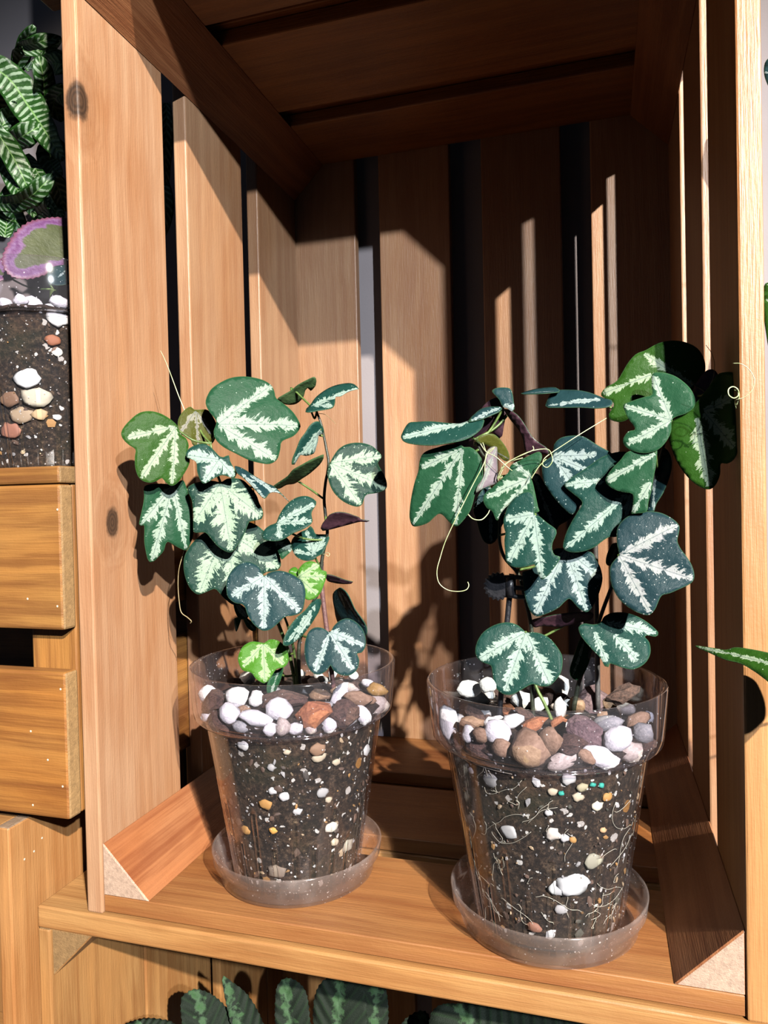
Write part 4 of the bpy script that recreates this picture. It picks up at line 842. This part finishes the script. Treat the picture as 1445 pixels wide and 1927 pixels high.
RL('I', (600, 170), [(640, 200), (790, 660)], [(585, 180), (640, 155), (700, 245), (780, 345), (900, 470), (960, 520), (900, 580), (830, 620), (800, 680), (760, 760), (700, 640), (620, 600), (590, 400)], 4.2, r1, style='blue', band=0.14, speck=0.15)
RL('K', (605, 142), [(350, 287), (490, 467), (737, 427)], [(607, 142), (560, 105), (500, 91), (430, 108), (370, 150), (336, 210), (333, 270), (370, 307), (415, 327), (425, 380), (440, 442), (480, 477), (530, 482), (590, 452), (640, 427), (690, 437), (742, 427), (792, 370), (805, 300), (792, 250), (742, 185), (690, 153), (640, 143)], 1.0, r1, style='dark', band=0.36, speck=0.5, pitch=24)
RL('K', (1000, 120), [((978, 140), (1043, 305)), ((1085, 155), (1212, 302)), ((1040, 92), (1318, 142))], [(891, 120), (920, 99), (970, 104), (1010, 94), (1030, 60), (1080, 39), (1150, 40), (1220, 63), (1280, 98), (1327, 140), (1312, 164), (1265, 157), (1252, 167), (1277, 200), (1282, 260), (1252, 312), (1190, 344), (1130, 337), (1062, 312), (1055, 332), (1035, 327), (1010, 282), (960, 232), (908, 170)], 1.9, r3, style='dark', band=0.30, speck=0.4, pitch=30, yaw=5)
RL('K', (880, 95), [(650, 90)], [(635, 82), (700, 60), (800, 40), (960, 30), (960, 70), (900, 92), (800, 114), (700, 110), (650, 116)], 3.3, r1, style='dark', under=True, band=0.1, pitch=-30)
RL('K', (925, 180), [(860, 380)], [(900, 178), (930, 168), (952, 230), (942, 320), (902, 392), (870, 402), (843, 360), (858, 290)], 4.0, r3, style='mid', band=0.10, speck=0.1, yaw=30)
RL('I', (1345, 830), [(1290, 970)], [(1320, 780), (1380, 790), (1370, 880), (1320, 960), (1285, 985), (1258, 960), (1262, 890), (1290, 820)], 3.0, r3, style='mid', band=0.08, yaw=40)
# tendrils
def TD(pts, r0=0.022, r1_=0.018, mat=None, par=None, o=None): tube('tendril', pr, path(pts), r0, r1_, mat or TENDRIL, OR_, 5)
gpt = lambda x, y, Y: (*cp('G', (x, y)), Y)
TD([gpt(800, 690, 1.2), gpt(760, 800, 1.1), gpt(680, 950, 1.0), gpt(590, 1130, 1.0), gpt(520, 1270, 1.0), gpt(440, 1445, 1.1), (828, 1050, 1.2), (822, 1075, 1.2), (826, 1097, 1.2), (842, 1110, 1.2), (862, 1113, 1.2), (877, 1110, 1.2), (882, 1102, 1.25), (880, 1095, 1.3)], 0.021, 0.019)
TD([gpt(740, 610, 1.6), gpt(790, 680, 1.4), gpt(870, 720, 1.3), gpt(960, 800, 1.4), gpt(1010, 840, 1.5)])
TD([gpt(890, 930, 1.7), gpt(900, 860, 1.5), gpt(960, 780, 1.4), gpt(1060, 720, 1.4), gpt(1180, 670, 1.5), gpt(1300, 655, 1.6), gpt(1340, 690, 1.7), gpt(1350, 760, 1.7), gpt(1310, 810, 1.7), gpt(1270, 790, 1.7), gpt(1280, 740, 1.7), gpt(1340, 690, 1.8), gpt(1445, 620, 2.0), (1090, 818, 2.1), (1141, 787, 2.6)])
TD([gpt(880, 910, 1.6), gpt(930, 800, 1.5), gpt(1020, 740, 1.4), gpt(1130, 690, 1.4), gpt(1190, 660, 1.5), gpt(1185, 630, 1.5)])
TD([gpt(930, 890, 1.7), gpt(900, 900, 1.7), gpt(930, 830, 1.6), gpt(970, 770, 1.5), gpt(1100, 730, 1.5)])
TD([gpt(1300, 740, 1.7), gpt(1240, 800, 1.7), gpt(1200, 860, 1.7), gpt(1170, 910, 1.8)], 0.02, 0.02)
TD([gpt(635, 1210, 1.5), gpt(680, 1250, 1.4), gpt(750, 1255, 1.5), gpt(800, 1210, 1.7), gpt(820, 1170, 1.9)], 0.028, 0.02)
TD([gpt(760, 600, 1.9), gpt(800, 690, 1.5), gpt(860, 640, 1.4), gpt(790, 700, 1.4), gpt(775, 850, 1.4)], 0.02, 0.02)
hp = lambda x, y, Y: (*cp('H', (x, y)), Y)
TD([hp(1250, 420, 0.2), hp(1245, 370, -0.3), hp(1300, 350, -0.5), hp(1350, 300, -0.6), hp(1362, 240, -0.6), hp(1330, 180, -0.6), hp(1280, 145, -0.6), hp(1230, 142, -0.5)], 0.02, 0.014)
TD([hp(1250, 400, -0.2), hp(1268, 350, -0.4), hp(1262, 305, -0.5), hp(1232, 285, -0.5), hp(1204, 300, -0.5), hp(1205, 335, -0.5), hp(1235, 355, -0.5), hp(1262, 340, -0.5), hp(1260, 312, -0.45), hp(1240, 305, -0.45)], 0.026, 0.024)
TD([hp(1065, 30, 2.2), hp(1100, 80, 2.2), hp(1118, 150, 2.2), hp(1110, 230, 2.4), hp(1080, 300, 2.6)], 0.012, 0.016, TENDRIL_D)
st1 = tube('plant_stake', None, path([(938, 1366, 2.6), (948, 1240, 2.8), (957, 1140, 2.9), (963, 1080, 3.0)]), 0.13, 0.13, BLACKP, (0, 0, 0), 10); tag(st1, 'black plastic plant stake with the ribbed clip, right pot', 'stake')
st2 = tube('plant_stake', None, path([(1125, 1335, 4.6), (1124, 1240, 4.7), (1122, 1140, 4.8), (1120, 1000, 4.9)]), 0.12, 0.12, GREYP, (0, 0, 0), 10); tag(st2, 'thin grey plant stake at the back of the right pot', 'stake')

# ------------------------------------------------------------------ pot with purple plant on the left crate
BP = (-5.65, 5.2)
bp_, bsoil, bz = make_pot(*BP, 22.36, 'clear plastic pot with purple-leaved plant, standing on the weathered brown crate', None, 'dark soil with stones in the pot on the weathered brown crate', 0.5, 8.6)
chips(bsoil, 110, 9, [WH, TN, BR, BR, OC])
embedded(bsoil, BP, bz, [((50, 712), 24, (0.6, 0.62, 0.64)), ((18, 750), 20, (0.16, 0.08, 0.04)), ((70, 748), 26, (0.42, 0.38, 0.3)), ((40, 782), 22, (0.3, 0.22, 0.14)), ((100, 640), 14, (0.24, 0.07, 0.02)), ((108, 663), 10, (0.7, 0.68, 0.62)), ((110, 600), 20, (0.6, 0.6, 0.6)), ((20, 810), 22, (0.26, 0.1, 0.06)), ((108, 785), 8, (0.6, 0.6, 0.6)), ((75, 780), 14, (0.4, 0.28, 0.15))])
rn = random.Random(4); placed = []
for _ in range(600):
    a = rn.uniform(-1.9, 0.6); r = rn.uniform(2.2, 4.4); s = rn.uniform(0.38, 0.62); x, y = BP[0]+r*math.cos(a), BP[1]+r*math.sin(a)
    if any(math.hypot(x-p[0], y-p[1]) < (s+p[2])*0.8 for p in placed): continue
    placed.append((x, y, s)); o = link('pebble', pebble_mesh('white', rn.randint(0, 4), False), None, (x, y, bz+8.85)); o.scale = (s, s*0.8, s*0.75); o.rotation_euler = (rn.random(), rn.random(), rn.random())
    tag(o, 'white pebble on the soil of the pot with the purple-leaved plant', 'pebble', 'white pebbles in the purple plant pot')
    if len(placed) > 14: break
def purple_material():
    g = NT('purple_leaf'); luv = g.attr('luv').outputs['Vector']; lp_ = g.n('ShaderNodeSeparateXYZ', {0: g.attr('lp').outputs['Vector']})
    ed = g.math('ADD', lp_.outputs[2], g.math('MULTIPLY', g.math('SUBTRACT', g.noise(luv, 1.1, 3), 0.5), 1.1))
    wave = g.math('MULTIPLY', g.math('ADD', g.math('SINE', g.math('MULTIPLY', ed, 14)), 1), 0.22)
    pur = g.mix(wave, (0.15, 0.03, 0.17), (0.30, 0.17, 0.38))
    pur = g.mix(g.n('ShaderNodeMapRange', {0: lp_.outputs[2], 1: 0.0, 2: 0.22}).outputs[0], (0.24, 0.06, 0.12), pur)
    grn = g.mix(g.noise(luv, 2, 4), (0.04, 0.055, 0.012), (0.11, 0.13, 0.04))
    col = g.mix(g.n('ShaderNodeMapRange', {0: ed, 1: 0.55, 2: 0.66}).outputs[0], pur, grn)
    col = g.mix(0.62, col, (0, 0, 0)); b = g.bsdf(col, 0.6, Normal=g.bump(g.noise(luv, 5, 3), 0.4, 0.001)); tr = g.n('ShaderNodeBsdfTranslucent', {'Color': col}); return g.done(g.mixsh(0.2, b, tr))
PURPLE = purple_material()
OB = (BP[0], BP[1], bz+8.7)
pb = empty('purple_leaf_plant', OB, 'plant with scalloped purple and olive leaves in the pot on the brown crate', 'plant')
def simple_leaf(*a, **k): return add_leaf(*a, **k)
sB = smooth_path([Vector((-5.3, 5.2, bz+8.6)), Vector((-5.2, 5.0, bz+9.5)), Vector((-5, 4.8, bz+10.5))])
tube('stem', pb, sB, 0.25, 0.2, STEM, OB)
add_leaf(pb, OB, 'F', (330, 330), [(470, 100)], [(480, 26), (380, 28), (290, 45), (200, 75), (130, 125), (80, 190), (30, 280), (15, 350), (45, 425), (110, 470), (220, 480), (340, 450), (420, 420), (520, 400), (600, 320), (620, 180), (560, 50)], 4.2, sB, mats=[PURPLE, PURPLE], jag=0.05, pitch=25, yaw=15)
add_leaf(pb, OB, 'F', (30, 420), [(-60, 380)], [(-120, 330), (-40, 320), (20, 350), (80, 420), (110, 480), (20, 500), (-60, 490), (-140, 420)], 3.4, sB, mats=[PURPLE, PURPLE], jag=0.05, pitch=30)
add_leaf(pb, OB, 'F', (420, 470), [(480, 420)], [(345, 440), (380, 400), (480, 385), (560, 400), (560, 500), (470, 530), (390, 530), (355, 490)], 3.0, sB, style='blue', band=0.1, pitch=40)

# ------------------------------------------------------------------ striped curly plant behind
def stripe_material():
    g = NT('striped_leaf'); uv = g.n('ShaderNodeSeparateXYZ', {0: g.attr('suv').outputs['Vector']})
    av = g.math('ABSOLUTE', uv.outputs[1]); ph = g.math('SUBTRACT', g.math('MULTIPLY', uv.outputs[0], 11.0), g.math('MULTIPLY', av, 7.5))
    nz = g.noise(g.attr('suv').outputs['Vector'], 2.5, 3)
    s = g.math('ADD', g.math('SINE', ph), g.math('MULTIPLY', g.math('SUBTRACT', nz, 0.5), 2.2))
    m = g.math('MULTIPLY', g.n('ShaderNodeMapRange', {0: s, 1: 0.15, 2: 0.6}).outputs[0], g.math('LESS_THAN', av, 0.86))
    m = g.math('MULTIPLY', m, g.n('ShaderNodeMapRange', {0: nz, 1: 0.30, 2: 0.5}).outputs[0])
    dk = g.mix(nz, (0.006, 0.034, 0.006), (0.022, 0.09, 0.010))
    col = g.mix(m, dk, (0.24, 0.34, 0.23)); col = g.mix(g.math('LESS_THAN', av, 0.05), col, (0.16, 0.3, 0.1))
    col = g.mix(0.45, col, (0, 0, 0)); b = g.bsdf(col, 0.45, Normal=g.bump(s, 0.2, 0.001)); b.inputs['Specular IOR Level'].default_value = 0.2; tr = g.n('ShaderNodeBsdfTranslucent', {'Color': col}); return g.done(g.mixsh(0.15, b, tr))
STRIPE = stripe_material()
OF = (-9.5, 17.0, 22.4)
pf = empty('striped_fern', OF, 'curly dark green fern with white herringbone stripes behind the brown crate', 'fern')
def strap(pts, Y, w_px, twist=0.0, seed=0):
    C_ = smooth_path([Vector((*cp('T', p), 0)) for p in pts], 7); n = len(C_)
    D = (np.array(at(cp('T', pts[0]), Y))-CAM)@AF; wc = w_px/2.89*D/FPX/2
    P3 = [at((c.x, c.y), Y+1.2*math.sin(i/n*3+seed)) for i, c in enumerate(C_)]
    bm = bmesh.new(); rows = []; suv = []; L = 0
    for i, p in enumerate(P3):
        t = (P3[min(i+1, n-1)]-P3[max(i-1, 0)]).normalized(); vdir = (Vector(CAM)-p).normalized()
        a = t.cross(vdir).normalized(); b = a.cross(t); f = i/(n-1); L += (p-P3[i-1]).length if i else 0
        pr_ = (math.sin(math.pi*min(1, max(0.0, f*0.86+0.12)))**0.6)*wc; ang = twist*math.sin(f*5+seed)
        a, b = a*math.cos(ang)+b*math.sin(ang), b*math.cos(ang)-a*math.sin(ang); row = []
        for k in range(-4, 5):
            v = k/4; q = p+a*(v*pr_)+b*(0.22*abs(v)*pr_+0.14*math.sin(L*3.2+k*0.5+seed)*v*v*pr_)
            row.append(bm.verts.new((q-Vector(OF))*S)); suv.append((L, v, seed*3.0))
        rows.append(row)
    for x, y in zip(rows, rows[1:]):
        for k in range(8): bm.faces.new((x[k], x[k+1], y[k+1], y[k]))
    me = mesh_from_bm('frond', bm, STRIPE); at_ = me.attributes.new('suv', 'FLOAT_VECTOR', 'POINT'); at_.data.foreach_set('vector', np.array(suv, np.float32).ravel())
    o = link('frond', me, pf); md = o.modifiers.new('t', 'SOLIDIFY'); md.thickness = 0.03*S
for i, (pts, Y, wpx, tw) in enumerate([
  ([(-90, 330), (50, 430), (150, 570), (230, 690), (345, 870)], 14.5, 190, 0.2), ([(95, 390), (115, 300), (140, 220), (188, 140)], 16, 95, 0.5), ([(120, 250), (220, 225), (335, 205)], 15.5, 75, 0.6),
  ([(110, 275), (230, 278), (345, 288)], 16.5, 60, 0.4), ([(140, 380), (230, 315), (290, 250), (335, 215)], 15, 45, 0.5), ([(245, 560), (235, 420), (212, 305)], 16, 120, 0.4), ([(380, 360), (300, 345), (235, 350)], 17, 110, 0.3),
  ([(-40, 680), (50, 820), (110, 930), (165, 1060)], 13.5, 130, 0.3), ([(-10, 850), (50, 960), (110, 1060), (200, 1190)], 14, 80, 0.4), ([(-40, 1110), (80, 1105), (170, 1065), (240, 1000), (292, 948)], 12.5, 105, 0.4),
  ([(270, 950), (320, 1030), (350, 1150)], 14.5, 110, 0.3), ([(25, 1290), (35, 1190), (0, 1080)], 12.5, 90, 0.3), ([(140, 840), (200, 930), (260, 1050), (290, 1180)], 16, 70, 0.4), ([(40, 790), (140, 730), (230, 680)], 16, 120, 0.3),
  ([(360, 480), (290, 560), (340, 660)], 17, 110, 0.3), ([(-10, 720), (45, 630), (80, 550)], 15, 90, 0.4), ([(180, 1190), (260, 1130), (350, 1180)], 16, 110, 0.2), ([(905, 560), (908, 700), (900, 860), (905, 1020)], 19, 70, 0.2),
  ([(-30, 520), (40, 640), (20, 760)], 17, 150, 0.2), ([(330, 760), (270, 860), (330, 960)], 18, 140, 0.2), ([(120, 1000), (60, 1150), (130, 1260)], 17, 150, 0.2), ([(240, 960), (200, 1080), (250, 1250)], 18, 140, 0.2),
  ([(350, 1250), (250, 1280), (100, 1300)], 16, 110, 0.2), ([(280, 620), (180, 600), (90, 700)], 18.5, 150, 0.2), ([(850, 900), (900, 1100), (880, 1300)], 20, 90, 0.2)]):
    strap(pts, Y, wpx, tw, i*1.7)
tube('stem', pf, [Vector((-9.5, 17, 22.5)), Vector((-9.3, 17, 28)), Vector((-9, 16.5, 36))], 0.5, 0.3, STEM, OF)

# ------------------------------------------------------------------ plants in the lower crate
def fuzzy_material():
    g = NT('fuzzy_dark_leaf'); luv = g.attr('luv').outputs['Vector']; vd = g.n('ShaderNodeSeparateXYZ', {0: g.attr('vd').outputs['Vector']})
    vt = g.n('ShaderNodeSeparateXYZ', {0: g.attr('vt').outputs['Vector']})
    d = g.math('ABSOLUTE', vd.outputs[0]); nz = g.noise(luv, 2.5, 4); nf = g.noise(luv, 22, 3)
    m = g.n('ShaderNodeMapRange', {0: g.math('ADD', d, g.math('MULTIPLY', g.math('SUBTRACT', nz, 0.5), 1.6)), 1: 0.30, 2: 0.08}).outputs[0]
    rib = g.math('SINE', g.math('SUBTRACT', g.math('MULTIPLY', vt.outputs[0], 34), g.math('MULTIPLY', d, 9)))
    base = g.mix(nf, (0.006, 0.012, 0.007), (0.028, 0.042, 0.030)); base = g.mix(g.math('MULTIPLY', g.math('GREATER_THAN', rib, 0.75), 0.5), base, (0.016, 0.040, 0.016))
    col = g.mix(g.math('MULTIPLY', m, 0.8), base, g.mix(nz, (0.02, 0.11, 0.01), (0.16, 0.24, 0.17)))
    col = g.mix(0.6, col, (0, 0, 0)); b = g.bsdf(col, 0.7, Normal=g.bump(g.math('ADD', rib, g.math('MULTIPLY', nf, 0.8)), 0.5, 0.0015))
    b.inputs['Specular IOR Level'].default_value = 0.08
    return g.done(b)
FUZZY = fuzzy_material()
HAIR = plain('pale_leaf_hair', (0.35, 0.38, 0.36), (0.55, 0.56, 0.55), 100)
def low_plant(cx, cy, label, leaves, pot_label):
    p_, so, zz = make_pot(cx, cy, -27.0, pot_label, None, 'dark soil in the pot of the %s' % label.split(',')[0], RND.random(), 8.8)
    Oq = (cx, cy, zz+9); root = empty('fuzzy_leaf_plant', Oq, label, 'plant', 'fuzzy plants in the lower crate')
    stm = smooth_path([Vector((cx, cy, zz+8.9)), Vector((cx+0.2, cy, zz+11)), Vector((cx, cy+0.2, zz+13.5))]); tube('stem', root, stm, 0.3, 0.25, STEM, Oq)
    for (base, tip, outl, Y, pt, yw) in leaves:
        add_leaf(root, Oq, 'P', base, [tip], outl, Y, stm, mats=[FUZZY, FUZZY], jag=0.03, pitch=pt, yaw=yw, quilt=0.2, pmat=STEM)
low_plant(3.4, 9.5, 'fuzzy dark-leaved plant at the left of the lower crate', [
  ((400, 2010), (370, 1866), [(340, 1885), (352, 1868), (372, 1862), (400, 1872), (425, 1895), (445, 1927), (460, 1975), (440, 2010), (400, 2015), (365, 1985), (345, 1940)], 5.0, 25, 10),
  ((470, 2000), (424, 1845), [(423, 1842), (440, 1850), (462, 1868), (480, 1895), (495, 1930), (505, 1975), (485, 2005), (455, 1985), (438, 1945), (428, 1895)], 6.5, 10, 30),
  ((285, 2000), (260, 1925), [(225, 1945), (250, 1922), (290, 1918), (330, 1930), (340, 1970), (300, 2010), (240, 1990)], 4.0, 55, 0)], 'clear pot on the floor of the lower crate, left one')
low_plant(14.2, 10.5, 'fuzzy dark-leaved plant in the middle of the lower crate', [
  ((555, 2010), (535, 1850), [(518, 1880), (522, 1855), (538, 1843), (560, 1848), (577, 1870), (584, 1915), (590, 1970), (560, 2012), (530, 1985), (519, 1930)], 7.0, 12, -10),
  ((630, 2010), (640, 1835), [(590, 1890), (600, 1855), (625, 1835), (655, 1832), (680, 1850), (690, 1900), (685, 1960), (640, 2015), (605, 1980), (592, 1935)], 8.5, 8, -15),
  ((700, 2010), (710, 1835), [(670, 1870), (690, 1838), (715, 1835), (728, 1870), (730, 1920), (722, 1980), (700, 2015), (678, 1980), (668, 1925)], 9.5, 8, 10),
  ((790, 1990), (790, 1910), [(755, 1930), (775, 1908), (800, 1903), (812, 1925), (820, 1970), (790, 2000), (760, 1975)], 8.0, 30, 0)], 'clear pot on the floor of the lower crate, middle one')
low_plant(25.0, 9.0, 'broad wrinkled-leaved plant at the right of the lower crate', [
  ((980, 2060), (860, 1890), [(808, 1910), (830, 1888), (880, 1886), (960, 1892), (1050, 1905), (1120, 1925), (1150, 1970), (1100, 2040), (980, 2070), (860, 2020), (812, 1960)], 4.5, 50, 0)], 'clear pot on the floor of the lower crate, right one')

# ------------------------------------------------------------------ plant on the right-hand crate
NB = (39.5, 6.5)
np_, nso, nz_ = make_pot(*NB, -0.1, 'clear pot on the neighbouring crate to the right', None, 'dark soil in the pot on the neighbouring crate', 0.2)
ON = (NB[0], NB[1], nz_+9.1)
pn = empty('green_leaf_plant', ON, 'green plant at the right edge whose leaf tip crosses in front of the post', 'plant')
sN = smooth_path([Vector((39.5, 6.5, nz_+8.9)), Vector((39.3, 5.5, 14)), Vector((38.8, 4, 18)), Vector((38.6, 4, 24)), Vector((38.4, 5, 38))])
tube('stem', pn, sN, 0.2, 0.1, STEM, ON)
add_leaf(pn, ON, 'P', (1600, 1290), [(1308, 1207)], [(1303, 1205), (1335, 1211), (1362, 1217), (1383, 1214), (1420, 1221), (1460, 1230), (1530, 1240), (1600, 1280), (1590, 1330), (1520, 1330), (1460, 1296), (1440, 1279), (1418, 1262), (1392, 1246), (1362, 1237), (1330, 1220)], -3.0, sN, style='fresh', band=0.12, speck=0.1, pitch=45, yaw=-10, mats=[LEAF, UNDER_G])
add_leaf(pn, ON, 'P', (1520, 140), [(1438, 135)], [(1437, 128), (1446, 110), (1480, 95), (1520, 130), (1500, 185), (1455, 172), (1442, 155)], 6.0, sN, style='blue', band=0.1)
add_leaf(pn, ON, 'P', (1540, 640), [(1440, 560)], [(1436, 545), (1450, 530), (1500, 540), (1545, 620), (1520, 700), (1460, 690), (1440, 620)], 6.0, sN, style='fresh', band=0.1)
